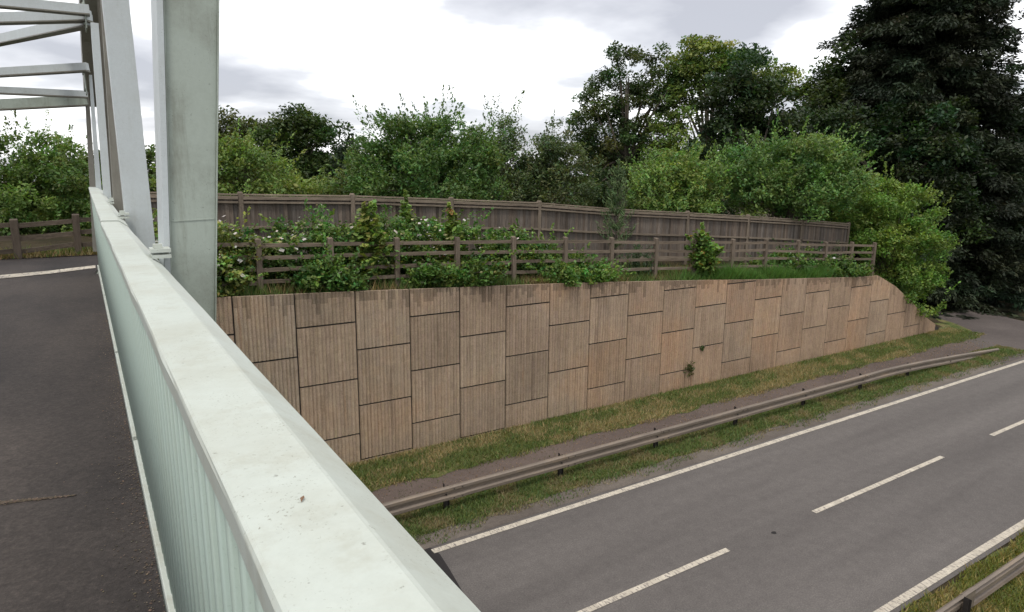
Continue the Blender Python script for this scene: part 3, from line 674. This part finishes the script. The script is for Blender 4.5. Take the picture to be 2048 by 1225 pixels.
def plant(name, lobes, base, label, cat, clumps=120, leaves=120, crad=0.55, size=0.1, aspect=0.5, flat=0.65, col=(.06, .09, .03), var=.22, idvar=.2,
          hue=.12, up=.35, r0=0.18, bark='bark', mat='leaf', shell=.55, sprays=0, slen=1.0, sup=1.2, alt=None, altp=0, group=None, blossom=0, stems=1, nlimb=22, core=0.0, part='crown', lean=(0, 0), spray_low=0.0):
    if part == 'crown': size *= .8; leaves = int(leaves * 1.4)
    col = (col[0] * .93, col[1] * 1.02, col[2] * .95)
    o = empty(name, base, label, cat, group)
    cc = lobe_clumps(lobes, clumps, shell)
    nC = len(cc); rad = crad * np.clip(rng.normal(1, .3, nC), .45, 1.7)
    cnt = np.maximum(6, (leaves * (rad / crad) ** 2).astype(int)); ids = np.repeat(np.arange(nC), cnt); n = len(ids)
    d = unit(n) * (rng.random((n, 1)) ** 0.45); P = cc[ids] + d * rad[ids][:, None] * np.array([1, 1, flat])
    Vs, Fs = leaf_quads(P, size, aspect, up); cols = tints(n, col, var, hue, ids, idvar, alt, altp)
    if sprays:
        sc = lobe_clumps(lobes, sprays, .86); ctr = np.array([l[:3] for l in lobes]).mean(0)
        dd = sc - ctr; dd /= np.linalg.norm(dd, axis=1, keepdims=True); dd[:, 2] = np.abs(dd[:, 2]) * .6 + sup - spray_low * (dd[:, 2] < 0); dd[:, 0] += lean[0]; dd[:, 1] += lean[1]
        dd += .35 * unit(len(sc)); dd /= np.linalg.norm(dd, axis=1, keepdims=True)
        L_ = slen * np.clip(rng.normal(1, .4, len(sc)), .3, 2.2); m_ = 34
        t = rng.random((len(sc), m_)); Pp = sc[:, None] + dd[:, None] * (t * L_[:, None])[..., None] + rng.normal(size=(len(sc), m_, 3)) * (0.13 * slen * (1.1 - t))[..., None]
        Pp = Pp.reshape(-1, 3); V2, F2 = leaf_quads(Pp, size * .9, aspect, up * .5, np.repeat(dd, m_, 0)); 
        c2 = tints(len(Pp), col, var, hue, np.repeat(np.arange(len(sc)), m_), idvar, alt, altp)
        Fs = np.concatenate([Fs, F2 + len(Vs)]); Vs = np.concatenate([Vs, V2]); cols = np.concatenate([cols, c2])
    lo = np.array(base)[2] + .02
    Vs[:, 2] = np.maximum(Vs[:, 2], lo + .03 * rng.random(len(Vs)))
    mesh_np(part, Vs, Fs, M[mat], o, cols)
    if r0 > 0:
        mb = MB(); idx = rng.choice(nC, min(nlimb, nC), replace=False)
        sel = cc[idx]
        for k in range(stems):
            sub = sel[k::stems]
            if len(sub) == 0: continue
            off = np.array([random.uniform(-.5, .5), random.uniform(-.3, .3), 0]) * (0 if stems == 1 else 1)
            limbs(mb, np.array(base) + off - np.array([0, 0, .15]), [tuple(s) for s in sub], r0 * (1 if k == 0 else .75), .35 if stems == 1 else .25)
        mb.build('trunk' if part == 'crown' else 'stem', M[bark], o, smooth=True)
    if blossom:
        top = cc[cc[:, 2] > np.quantile(cc[:, 2], .35)]; q = rng.integers(0, len(top), blossom); P = top[q] + unit(blossom) * crad * .95; P[:, 2] += .05
        V3, F3 = leaf_quads(P, 0.045, .9, 1.0); c3 = tints(blossom, (.62, .57, .55), .12, .04); mesh_np('blossom', V3, F3, M['leaf'], o, c3)
    return o
def px_lobes(D, L):
    """ellipsoid lobes read as (centre x, centre y, half width, half height[, nearer/farther m]) at distance D"""
    out = []
    for l in L:
        x, y, rx, ry = l[:4]; dd = D + (l[4] if len(l) > 4 else 0); p = at_d(x, y, dd); k = dd / FPX
        out.append((p.x, p.y, p.z, rx * k, max(rx, ry) * k * .8, ry * k))
    return out
def base_under(D, x, zg=None):
    p = at_d(x, 420, D); z = ground_z(p.x, p.y) if zg is None else zg
    return (p.x, p.y, z)

# --- trees behind the closeboard fence, left to right
def T(name, label, D, L, bx, zg=None, cat='tree', **k): return plant(name, px_lobes(D, L), base_under(D, bx, zg), label, cat, **k)
T('broadleaf_tree', 'dark round-crowned tree, left one of the far pair showing beside the bridge post', 52, [(470, 290, 60, 55), (520, 275, 60, 45), (440, 320, 50, 60), (500, 350, 70, 50)], 490, clumps=150, leaves=100, crad=.95, size=.17, col=(.068, .081, .024), r0=.3)
T('broadleaf_tree', 'dark dome-shaped tree, right one of the far pair against the sky', 50, [(600, 260, 50, 45), (625, 300, 75, 60), (570, 310, 60, 60), (660, 350, 55, 55), (600, 370, 80, 50)], 615, clumps=200, leaves=110, crad=.9, size=.16, col=(.047, .072, .021), r0=.32)
T('conifer_shrub', 'small dark pointed evergreen between the dark domed tree and the willow', 46, [(697, 300, 14, 24), (705, 325, 24, 25), (690, 350, 30, 40)], 697, clumps=60, leaves=80, crad=.5, size=.12, col=(.025, .04, .018), r0=.12)
T('willow_tree', 'pale green willow sloping down to the right from behind the near bridge post', 27, [(455, 335, 75, 75), (520, 350, 70, 65), (585, 375, 60, 45), (420, 330, 60, 70), (520, 420, 110, 50), (370, 360, 60, 60)], 480, clumps=170, leaves=110, crad=.5, size=.085, col=(.167, .217, .062), r0=.12, sprays=160, slen=.8, sup=.7, stems=3)
T('willow_tree', 'low brownish green willow bush between the pale willow and the big willow', 31, [(680, 385, 40, 40), (640, 410, 50, 35), (720, 350, 30, 45), (730, 400, 60, 40)], 685, clumps=80, leaves=100, crad=.5, size=.085, col=(.128, .158, .052), r0=.08, sprays=90, slen=.7, sup=.8, stems=2)
T('willow_tree', 'big bushy green willow with feathery tips rising above the fence', 28, [(830, 290, 85, 65), (780, 300, 60, 60), (900, 300, 75, 60), (850, 350, 140, 70), (940, 330, 55, 60), (760, 370, 80, 50), (900, 390, 120, 50)], 850, clumps=260, leaves=110, crad=.52, size=.085, col=(.1, .16, .05), r0=.14, sprays=420, slen=.85, sup=1.0, stems=4, nlimb=40)
T('birch_tree', 'thin birch with wispy grey green crown just right of the big willow', 32, [(1005, 275, 25, 50), (1000, 330, 45, 50), (1015, 380, 55, 40), (975, 320, 30, 40)], 1000, clumps=110, leaves=75, crad=.5, size=.085, col=(.112, .143, .067), r0=.08, bark='birch', sprays=110, slen=1.0, sup=.9)
T('birch_tree', 'grey green birch with a pale slanting trunk in front of the tall dark tree', 33, [(1085, 320, 60, 45), (1120, 340, 60, 50), (1060, 370, 60, 50), (1130, 390, 70, 50), (1110, 270, 22, 35)], 1075, clumps=170, leaves=85, crad=.5, size=.085, col=(.101, .123, .056), r0=.09, bark='birch', sprays=130, slen=.8, sup=.7, stems=2)
T('broadleaf_tree', 'tall dark tree with sky gaps rising left of the yellow green one', 44, [(1265, 150, 70, 60), (1205, 200, 55, 55), (1280, 220, 75, 60), (1190, 265, 70, 55), (1250, 300, 80, 60), (1230, 370, 90, 60), (1170, 310, 50, 40), (1320, 160, 40, 60)], 1245, zg=1.0, clumps=290, leaves=95, crad=.6, size=.115, col=(.058, .083, .030), r0=.34, idvar=.3, alt=(.11, .12, .05), altp=.06)
T('ash_tree', 'tall yellow green tree with airy crown topping the skyline', 43, [(1415, 125, 60, 50), (1375, 165, 55, 60), (1470, 140, 65, 45), (1350, 215, 45, 50), (1335, 270, 50, 50), (1320, 325, 50, 48), (1540, 160, 60, 45), (1590, 165, 45, 45), (1350, 330, 60, 50), (1410, 110, 50, 38), (1360, 130, 35, 40), (1450, 115, 45, 35)], 1400, zg=0.5, clumps=210, leaves=105, crad=.8, size=.13, col=(.15, .195, .055), r0=.34, idvar=.22, flat=.5)
T('sycamore_tree', 'rounded blackish green tree standing in front of the yellow green one', 38, [(1500, 170, 70, 55), (1460, 215, 75, 60), (1540, 220, 75, 60), (1430, 275, 65, 55), (1510, 290, 95, 65), (1590, 270, 60, 60), (1450, 340, 80, 50), (1560, 350, 90, 50)], 1500, zg=0.5, clumps=220, leaves=120, crad=.75, size=.14, col=(.037, .057, .024), r0=.34, idvar=.3)
T('broadleaf_tree', 'dark tree filling the gap between the sycamore and the giant conifer', 41, [(1690, 150, 35, 70), (1660, 210, 60, 60), (1700, 250, 70, 70), (1640, 290, 70, 60), (1720, 330, 80, 60)], 1680, zg=0.3, clumps=170, leaves=110, crad=.75, size=.14, col=(.041, .060, .022), r0=.3, idvar=.3)
T('willow_tree', 'light green willow bush right of the pine sapling behind the fence', 27, [(1350, 350, 70, 45), (1310, 390, 60, 40), (1390, 375, 65, 55), (1350, 420, 90, 30)], 1350, clumps=130, leaves=110, crad=.42, size=.075, col=(.17, .235, .068), r0=.08, sprays=210, slen=.75, sup=1.1, stems=3, lean=(.3, 0))
T('willow_tree', 'broad leafy willow with windblown tips left of the rounded hedge bush', 28, [(1490, 340, 60, 50), (1560, 330, 75, 50), (1640, 320, 65, 45), (1500, 395, 80, 40), (1600, 385, 100, 50), (1690, 350, 40, 50)], 1570, clumps=210, leaves=110, crad=.45, size=.08, col=(.128, .194, .060), r0=.09, sprays=260, slen=.8, sup=1.0, stems=4, nlimb=30, lean=(.3, 0))
T('hedge_bush', 'yellow green rounded bush spilling over the low right end of the wall', 30, [(1760, 400, 75, 45), (1820, 430, 60, 55), (1700, 420, 60, 45), (1780, 480, 85, 55), (1840, 500, 45, 60), (1810, 560, 60, 50), (1855, 590, 30, 45), (1730, 460, 50, 45)], 1800, zg=.3, clumps=260, leaves=120, crad=.42, size=.075, col=(.155, .225, .05), r0=.08, sprays=260, slen=.55, sup=.9, stems=4, nlimb=26, cat='bush', spray_low=.15)
# --- the dark wood on the right
def conifer(name, label, base, H, rad, col, top_frac=0.0, nb=560, ppb=80, size=.13, wob=.14):
    o = empty(name, base, label, 'tree'); bx, by, bz = base
    t = rng.random(nb) ** 1.1; z = bz + H * (0.03 + .96 * t); az = rng.random(nb) * 6.283
    L_ = rad * (1 - t) ** .82 * np.clip(rng.normal(1, wob, nb), .6, 1.4) + .3
    Ps = []; Al = []; Id = []
    for k in range(nb):
        m_ = int(3 + L_[k] * 1.5)
        for q in range(m_):
            u_ = (q + .6 * rng.random() + .3) / m_; r_ = u_ * L_[k]; sp_ = .3 + .26 * min(L_[k], 2) * (1 - .45 * u_)
            aa = az[k] + rng.normal() * .10
            c_ = np.array([bx + math.cos(aa) * r_, by + math.sin(aa) * r_, z[k] + L_[k] * (-.34 * u_ ** 1.6 + .10 * u_ ** 4)])
            n = int(ppb * (sp_ / .5) ** 2); off = unit(n) * (rng.random((n, 1)) ** .5) * sp_ * np.array([1, 1, .6])
            rr_ = np.linalg.norm(off[:, :2], axis=1); off[:, 2] -= .35 * rr_ ** 2 / sp_
            Ps.append(c_ + off); Al.append(off / (np.linalg.norm(off, axis=1, keepdims=True) + 1e-6) + np.array([math.cos(aa), math.sin(aa), -.45])); Id.append(np.full(n, k))
    P = np.concatenate(Ps); V, F = leaf_quads(P, size, .3, .35, np.concatenate(Al)); V[:, 2] = np.maximum(V[:, 2], bz + .05)
    mesh_np('crown', V, F, M['needle'], o, tints(len(P), col, .22, .1, np.concatenate(Id), .28))
    mb = MB(); mb.tube([(bx, by, bz - .2), (bx, by, bz + H * .3), (bx, by, bz + H * .95)], [.5, .36, .04], 9); mb.build('trunk', M['bark'], o, smooth=True)
    return o
def at_ground(x, D, z=0.0): p = at_d(x, 500, D); return (p.x, p.y, z)
conifer('conifer_tree', 'giant dark conifer whose tip runs out of the top of the picture', at_ground(1795, 43), 29, 8.2, (.021, .03, .014), nb=800)
conifer('conifer_tree', 'second dark conifer half cut off by the right edge of the picture', at_ground(2095, 46), 18.6, 5.4, (.025, .034, .016), nb=380)
T('oak_tree', 'dark leafy tree in front of the giant conifer, left of the road mouth', 37, [(1740, 330, 90, 70), (1820, 270, 90, 70), (1700, 260, 60, 60), (1850, 350, 110, 80), (1770, 430, 100, 60), (1880, 450, 90, 70), (1900, 250, 60, 60)], 1790, zg=0, clumps=260, leaves=115, crad=.75, size=.13, col=(.032, .05, .02), r0=.3, idvar=.35)
T('oak_tree', 'dark leafy tree overhanging the side road at the right edge', 40, [(1990, 300, 80, 80), (2060, 250, 80, 90), (1960, 400, 90, 80), (2050, 400, 90, 90), (1930, 330, 70, 70), (2010, 480, 110, 60)], 2080, zg=0, clumps=250, leaves=115, crad=.8, size=.14, col=(.024, .038, .017), r0=.3, idvar=.35)
T('oak_tree', 'black green tree closing the far end of the side road', 54, [(1950, 450, 120, 120), (2060, 480, 120, 120), (1880, 520, 100, 80), (1990, 560, 140, 50), (2100, 560, 120, 60)], 2130, zg=0, clumps=330, leaves=120, crad=1.0, size=.19, col=(.013, .02, .01), r0=.3, idvar=.3)
# --- hedge beyond the left end of the bridge
T('willow_tree', 'tall hedgerow shrub at the left edge beyond the bridge fence', 17.5, [(20, 330, 70, 60), (60, 400, 90, 80), (-40, 400, 90, 90), (30, 470, 110, 50), (-20, 500, 120, 30), (20, 455, 60, 60, .8), (-60, 460, 80, 60, .8)], 20, zg=5.2, clumps=260, leaves=120, crad=.3, size=.055, col=(.11, .16, .045), r0=.07, sprays=200, slen=.5, sup=.9, stems=3, cat='shrub')
T('willow_tree', 'sunlit hedgerow shrub with open top just left of the bridge posts', 18.5, [(100, 310, 50, 50), (130, 360, 60, 70), (90, 400, 80, 80), (150, 440, 70, 70), (100, 480, 100, 40), (150, 495, 90, 25), (200, 450, 60, 50), (60, 480, 90, 35), (140, 470, 80, 45)], 110, zg=5.2, clumps=280, leaves=115, crad=.3, size=.055, col=(.14, .195, .055), r0=.07, sprays=280, slen=.6, sup=.9, stems=3, cat='shrub')
T('broadleaf_tree', 'dark shrub glimpsed between the bridge posts above the closeboard fence', 30, [(300, 330, 30, 35), (250, 370, 60, 50), (310, 380, 50, 50), (200, 380, 60, 70)], 280, zg=5, clumps=110, leaves=100, crad=.55, size=.1, col=(.083, .112, .034), r0=.1, cat='shrub')
# far wood that closes the horizon behind everything
fl = []
for x in np.arange(-62, 100, 5.5):
    y = 75 + 8 * math.sin(x * .21) - max(0, x - 30) * .25; h = 6 + 1.6 * math.sin(x * .6) + (4 if x > 35 else 0)
    fl.append((x, y, h * .5, 4.2, 3.5, h * .55))
cc = lobe_clumps(fl, 1500, .6); ids = np.repeat(np.arange(len(cc)), 40); P = cc[ids] + unit(len(ids)) * (rng.random((len(ids), 1)) ** .4) * np.array([1.4, 1.4, .9])
V, F = leaf_quads(P, .34, .6); tag(mesh_np('far_wood', V, F, M['leaf'], None, tints(len(P), (.035, .05, .02), .25, .1, ids, .25)), 'far dark woodland closing the horizon behind the trees', 'woodland', None, 'stuff')

# --- plants between the wall and the fences
def bush(name, label, cat, L, base, **k): return plant(name, L, base, label, cat, part='foliage', **k)
def bl(x, y, h, rx, ry=None, z=None):
    g = upper_z(x, y) if z is None else z
    return (x, y, g + h * .55, rx * 1.15, (ry or rx * .8), h * .62)
BR = dict(clumps=60, leaves=46, crad=.19, size=.046, aspect=.62, flat=.8, idvar=.3, r0=.012, nlimb=14, stems=3, sprays=60, slen=.55, sup=.45, hue=.18)
def bramble(label, spots, col=(.06, .098, .028), blossom=0, **k):
    kw = dict(BR); kw.update(k); L = [bl(*s) for s in spots]; x, y = spots[0][:2]
    kw['clumps'] = int(60 * sum((s[3]) * (s[2] + .5) for s in spots)) + 30
    return bush('bramble_bush', label, 'bramble', L, (x, y, upper_z(x, y)), col=col, blossom=blossom, **kw)
bramble('large flowering bramble mound against the near bridge post', [(2.1, 15.95, 1.45, .7), (2.75, 15.85, 1.25, .5), (1.4, 15.8, 1.5, .7), (2.3, 15.25, .7, .5), (1.6, 15.2, .9, .5)], (.15, .19, .055), 480)
bramble('flowering bramble behind the rails beneath the first fence panel', [(4.4, 16.2, 1.45, .85), (3.6, 16.3, 1.0, .6), (5.2, 16.2, 1.15, .7)], (.105, .165, .042), 280)
bramble('low bramble tumbling through the bottom rails near the left end', [(4.45, 15.3, .6, .5), (4.95, 15.2, .35, .4)], (.1, .165, .042), 24)
bramble('long bank of white flowered bramble behind the rails left of centre', [(6.6, 16.3, 1.4, .9), (7.8, 16.4, 1.45, .95), (6.0, 16.0, 1.1, .6), (9.0, 16.3, 1.3, .85), (9.8, 16.2, 1.1, .6)], (.105, .17, .042), 480)
bramble('dense green bramble swallowing the bottom rails beside the fourth post', [(7.35, 15.25, .5, .5), (8.5, 15.2, .55, .6), (7.9, 15.25, .3, .4)], (.1, .165, .04), 22)
bramble('bramble bank tailing off behind the rails right of centre', [(10.3, 16.2, 1.15, .8), (11.3, 16.0, .9, .7), (12.1, 16.0, .6, .6)], (.115, .185, .045), 120)
bramble('bright green bramble mound in front of the rails above the wall joint', [(12.3, 15.2, .5, .6), (11.4, 15.15, .38, .55), (12.9, 15.2, .35, .45)], (.125, .2, .046), 8)
bramble('bramble patch below the last fence panels on the right', [(23.0, 15.9, .85, .9), (24.6, 15.9, .9, .8), (25.8, 15.8, .7, .8), (21.9, 15.9, .5, .7)], (.105, .165, .042), 120)
bramble('small bramble at the base of the third post from the right end', [(25.6, 15.25, .5, .6), (26.6, 15.25, .4, .5), (24.8, 15.25, .3, .4)], (.11, .17, .042), 8)
def sapling(label, x, y, h, w_, col, tip=(.2, .17, .05), **k):
    g = upper_z(x, y); L = [(x + random.gauss(0, w_ * .1), y + random.gauss(0, w_ * .1), g + h * f, w_ * s, w_ * s, h * .2) for f, s in ((.3, .6), (.42, .9), (.55, .75), (.6, .95), (.72, .7), (.8, .5), (.92, .22))]
    return bush('maple_sapling', label, 'sapling', L, (x, y, g), clumps=130, leaves=13, crad=.2, size=.072, sprays=14, slen=.3, sup=1.0, aspect=.75, col=col, r0=.02, nlimb=10, idvar=.15, alt=tip, altp=.05, up=.8)
sapling('pale green maple sapling topping the rails beside the second post', 5.75, 15.75, 1.75, .42, (.21, .26, .07))
sapling('slim maple sapling with an orange tip behind the fourth post', 8.22, 16.0, 1.7, .2, (.17, .22, .055), (.3, .15, .05))
sapling('young maple with yellow tips growing through the rails at the right', 17.45, 15.35, 1.55, .5, (.14, .21, .05), (.3, .2, .06))
sapling('thin climbing stem against the closeboard fence above the bramble bank', 7.4, 17.1, 1.75, .22, (.14, .2, .05))
def pine(label, x, y, h):
    g = upper_z(x, y); o = empty('pine_sapling', (x, y, g), label, 'sapling'); Ps = []; Al = []
    for k, f in enumerate((.26, .42, .56, .68, .79, .9)):
        L_ = (1 - f) * 1.0 + .12
        for a in np.arange(0, 6.28, 1.05):
            a += rng.random() * .6; n = int(85 * L_) + 25; u_ = rng.random(n); z = g + h * f + L_ * (.1 * u_ + .75 * u_ ** 2)
            P = np.stack([x + np.cos(a) * L_ * u_ * .75, y + np.sin(a) * L_ * u_ * .75, z], -1) + rng.normal(size=(n, 3)) * .05
            Ps.append(P); Al.append(np.tile([np.cos(a) * .6, np.sin(a) * .6, .9], (n, 1)))
    n = 160; Ps.append(np.stack([x + rng.normal(size=n) * .03, y + rng.normal(size=n) * .03, g + h * (.55 + .5 * rng.random(n))], -1)); Al.append(np.tile([0, 0, 1.0], (n, 1)))
    P = np.concatenate(Ps); V, F = leaf_quads(P, .075, .16, .1, np.concatenate(Al)); mesh_np('foliage', V, F, M['needle'], o, tints(len(P), (.085, .13, .05), .2, .1))
    mb = MB(); mb.tube([(x, y, g - .1), (x, y, g + h)], [.035, .008], 7); mb.build('stem', M['bark'], o)
pz_ = at_y(1228, 560, 16.6)
pine('slim upright pine sapling in front of the closeboard fence', pz_.x, 16.6, 3.55)
# tall weeds and lush grass along the top of the wall
def blades(name, pts, h, wd, cols, bend=.35, **k):
    n = len(pts); a = rng.random(n) * 6.283; d = np.stack([np.cos(a), np.sin(a), 0 * a], -1); hh = (h * np.clip(rng.normal(1, .4, n), .25, 2.2))[:, None]
    ln = unit(n) * bend; ln[:, 2] = 1; ln /= np.linalg.norm(ln, axis=1, keepdims=True)
    V = np.empty((n, 3, 3)); V[:, 0] = pts - d * wd; V[:, 1] = pts + d * wd; V[:, 2] = pts + ln * hh
    return mesh_np(name, V.reshape(-1, 3), np.arange(n * 3).reshape(n, 3), M['grass'], None, cols)
def patchy(P, cg, cs, sc, thr, seed):
    r = np.random.default_rng(seed); v = rng.normal(size=len(P)) * .4
    for i in range(14):
        a = r.uniform(0, 6.28); f = sc * r.uniform(1.0, 7.0); v += np.sin(P[:, 0] * math.cos(a) * f + P[:, 1] * math.sin(a) * f * 1.6 + r.uniform(0, 6.28)) * .34 * (2.5 / (f + 1.5)) ** .5
    c = tints(len(P), cg, .25, .15); q = v > thr; c[q] = tints(int(q.sum()), cs, .22, .08); return c
n = 30000; x = rng.uniform(1.5, 29, n); y = rng.uniform(14.98, 17.0, n); z = np.array([upper_z(a, b) for a, b in zip(x, y)]) - .02
P = np.stack([x, y, z], -1); c = patchy(P, (.1, .15, .038), (.22, .17, .08), 1, .55, 3)
tag(blades('long_grass', P, .24, .012, c, .7), 'long unmown grass growing along the top of the wall', 'grass', None, 'stuff')
n = 9000; x = np.concatenate([rng.normal(18.6, .9, n // 3), rng.normal(20.6, 1.0, n // 3), rng.normal(23.2, .8, n // 3)]); y = rng.uniform(14.95, 15.45, len(x)); z = np.array([upper_z(a, b) for a, b in zip(x, y)])
P = np.stack([x, y, z], -1); tag(blades('lush_grass', P, .42 * np.clip(.35 + .5 * (1 + np.sin(x * 4.1) * np.sin(x * 1.7 + 1)), .3, 1.2), .014, tints(len(P), (.085, .18, .036), .2, .1), .8), 'lush bright green grass tufts hanging over the wall top', 'grass', None, 'stuff')
def weeds(label, x, y, n, h, spread, col):
    g = upper_z(x, y); o = empty('tall_weed', (x, y, g), label, 'weed'); Ps = []; mb = MB()
    for k in range(n):
        bx, by = x + random.gauss(0, spread), y + random.gauss(0, .2); hh = h * random.uniform(.6, 1.1); m_ = 60; t = rng.random(m_)
        Ps.append(np.stack([bx + rng.normal(size=m_) * .05, by + rng.normal(size=m_) * .05, g + hh * (.1 + .9 * t)], -1)); mb.tube([(bx, by, g - .05), (bx, by, g + hh)], [.006, .002], 4)
    P = np.concatenate(Ps); V, F = leaf_quads(P, .045, .3, .2, np.tile([0, 0, .8], (len(P), 1))); mesh_np('foliage', V, F, M['leaf'], o, tints(len(P), col)); mb.build('stem', M['leaf'], o)
weeds('clump of tall feathery weeds behind the rails right of the pine sapling', 14.9, 15.8, 26, 1.15, .35, (.06, .1, .045))
weeds('thin pale weeds before the last closeboard panel', 26.2, 15.9, 7, 1.3, .5, (.09, .12, .05))
def wall_tuft(name, label, px, n, h, col):
    p = at_y(px[0], px[1], WT - .02); o = empty(name, tuple(p), label, 'plant'); P = np.array(p)[None] + rng.normal(size=(n, 3)) * np.array([h * .35, .04, h * .4]); P[:, 1] = np.minimum(P[:, 1], WT - .01)
    V, F = leaf_quads(P, .05, .3, .1, np.tile([0, -.5, .6], (n, 1))); mesh_np('foliage', V, F, M['leaf'], o, tints(n, col))
wall_tuft('fern', 'olive fern rooted in a joint low on the wall', (1379, 738), 150, .28, (.075, .085, .03))
wall_tuft('fern', 'tiny green fern on a panel joint higher up the wall', (1404, 697), 45, .13, (.06, .1, .03))
# mown verges below
def strip_blades(name, n, x0, x1, f0, f1, h, cg, cs, thr, seed, label, sc=1.0, zz=.02):
    x = x0 + (x1 - x0) * rng.random(n) ** 1.25; a, b = f0(x), f1(x); y = a + (b - a) * rng.random(n)
    P = np.stack([x, y, np.full(n, zz)], -1); return tag(blades(name, P, h, .012, patchy(P, cg, cs, sc, thr, seed), .9), label, 'grass', None, 'stuff')
strip_blades('verge_grass', 52000, 3.5, 32.6, lambda x: 10.95 + .07 * np.sin(x * 1.7) + .05 * np.sin(x * 6) + .05 * rng.normal(size=len(x)), lambda x: 12.05 + .05 * np.sin(x * 2.3), .075, (.115, .155, .048), (.21, .18, .09), .35, 4, 'short patchy grass on the verge under the crash barrier')
strip_blades('wall_foot_grass', 52000, 3.5, 34.6, lambda x: 13.2 + .08 * np.sin(x * 1.3) + .06 * np.sin(x * 4.1) + .05 * rng.normal(size=len(x)), lambda x: np.full_like(x, 14.84), .085, (.125, .155, .046), (.3, .24, .12), .15, 5, 'straw flecked grass strip at the foot of the retaining wall', .8)
strip_blades('far_verge_grass', 26000, 9, 22, lambda x: 3.0 + 0 * x, lambda x: 4.66 + .05 * np.sin(x * 3), .1, (.17, .18, .045), (.3, .24, .1), .35, 6, 'rough grass verge in the bottom right corner')

strip_blades('edge_tufts', 5200, 3.5, 32, lambda x: 10.66 + .12 * np.sin(x * 2.1) + .08 * np.sin(x * 7), lambda x: 11.1 + 0 * x, .06, (.1, .14, .045), (.24, .2, .12), .1, 8, 'sparse grass tufts creeping over the gritty road edge')
strip_blades('path_litter', 5200, 3.5, 33, lambda x: 12.0 + 0 * x, lambda x: 13.4 + .08 * np.sin(x * 3), .03, (.1, .11, .05), (.28, .2, .13), -.5, 9, 'straw and leaf litter scattered along the footpath')
n = 5000; x = rng.uniform(-6, .1, n); y = 15.2 + .06 * x * 0 + rng.uniform(.35, 1.6, n) + x * .05; P = np.stack([x, y, np.full(n, 5.38)], -1)
tag(blades('hedge_grass', P, .12, .012, patchy(P, (.1, .13, .035), (.2, .15, .07), 1, .3, 12), .8), 'rough grass at the foot of the fence beyond the bridge', 'grass', None, 'stuff')

for k, (x, y, r_) in enumerate(((1548, 1066, .06),)):
    p = at_z(x, y, .009); sheet('tar_spot', [(p.x + r_ * (1 + .25 * math.sin(3 * a + k)) * math.cos(a), p.y + r_ * .8 * math.sin(a)) for a in np.arange(0, 6.28, .52)], .0095, M['shadow_and_tar'])

# grit gathered along the foot of the parapet and washed across the deck
n1, n2 = 2600, 1500
yy = rng.uniform(.5, 9, n1) ** 1.0; aa = .117 - rng.exponential(.05, n1)
q0, q1 = at_z(-60, 1013, HC + DZ), at_z(150, 992, HC + DZ); tt = rng.random(n2) ** 1.3
g1 = np.array([tuple(bp(a, y, DZ + .004)) for a, y in zip(aa, yy)])
g2 = np.array([tuple(q0.lerp(q1, t)) for t in tt]) + np.stack([rng.normal(size=n2) * .004, rng.normal(size=n2) * .012 * (1.2 - tt), np.full(n2, .004)], -1)
P = np.concatenate([g1, g2]); V, F = leaf_quads(P, .0042, .7, 3.0)
tag(mesh_np('grit', V, F, M['grass'], None, tints(len(P), (.15, .115, .085), .3, .1)), 'fine tan grit along the parapet foot and across the bridge deck', 'grit', None, 'stuff')
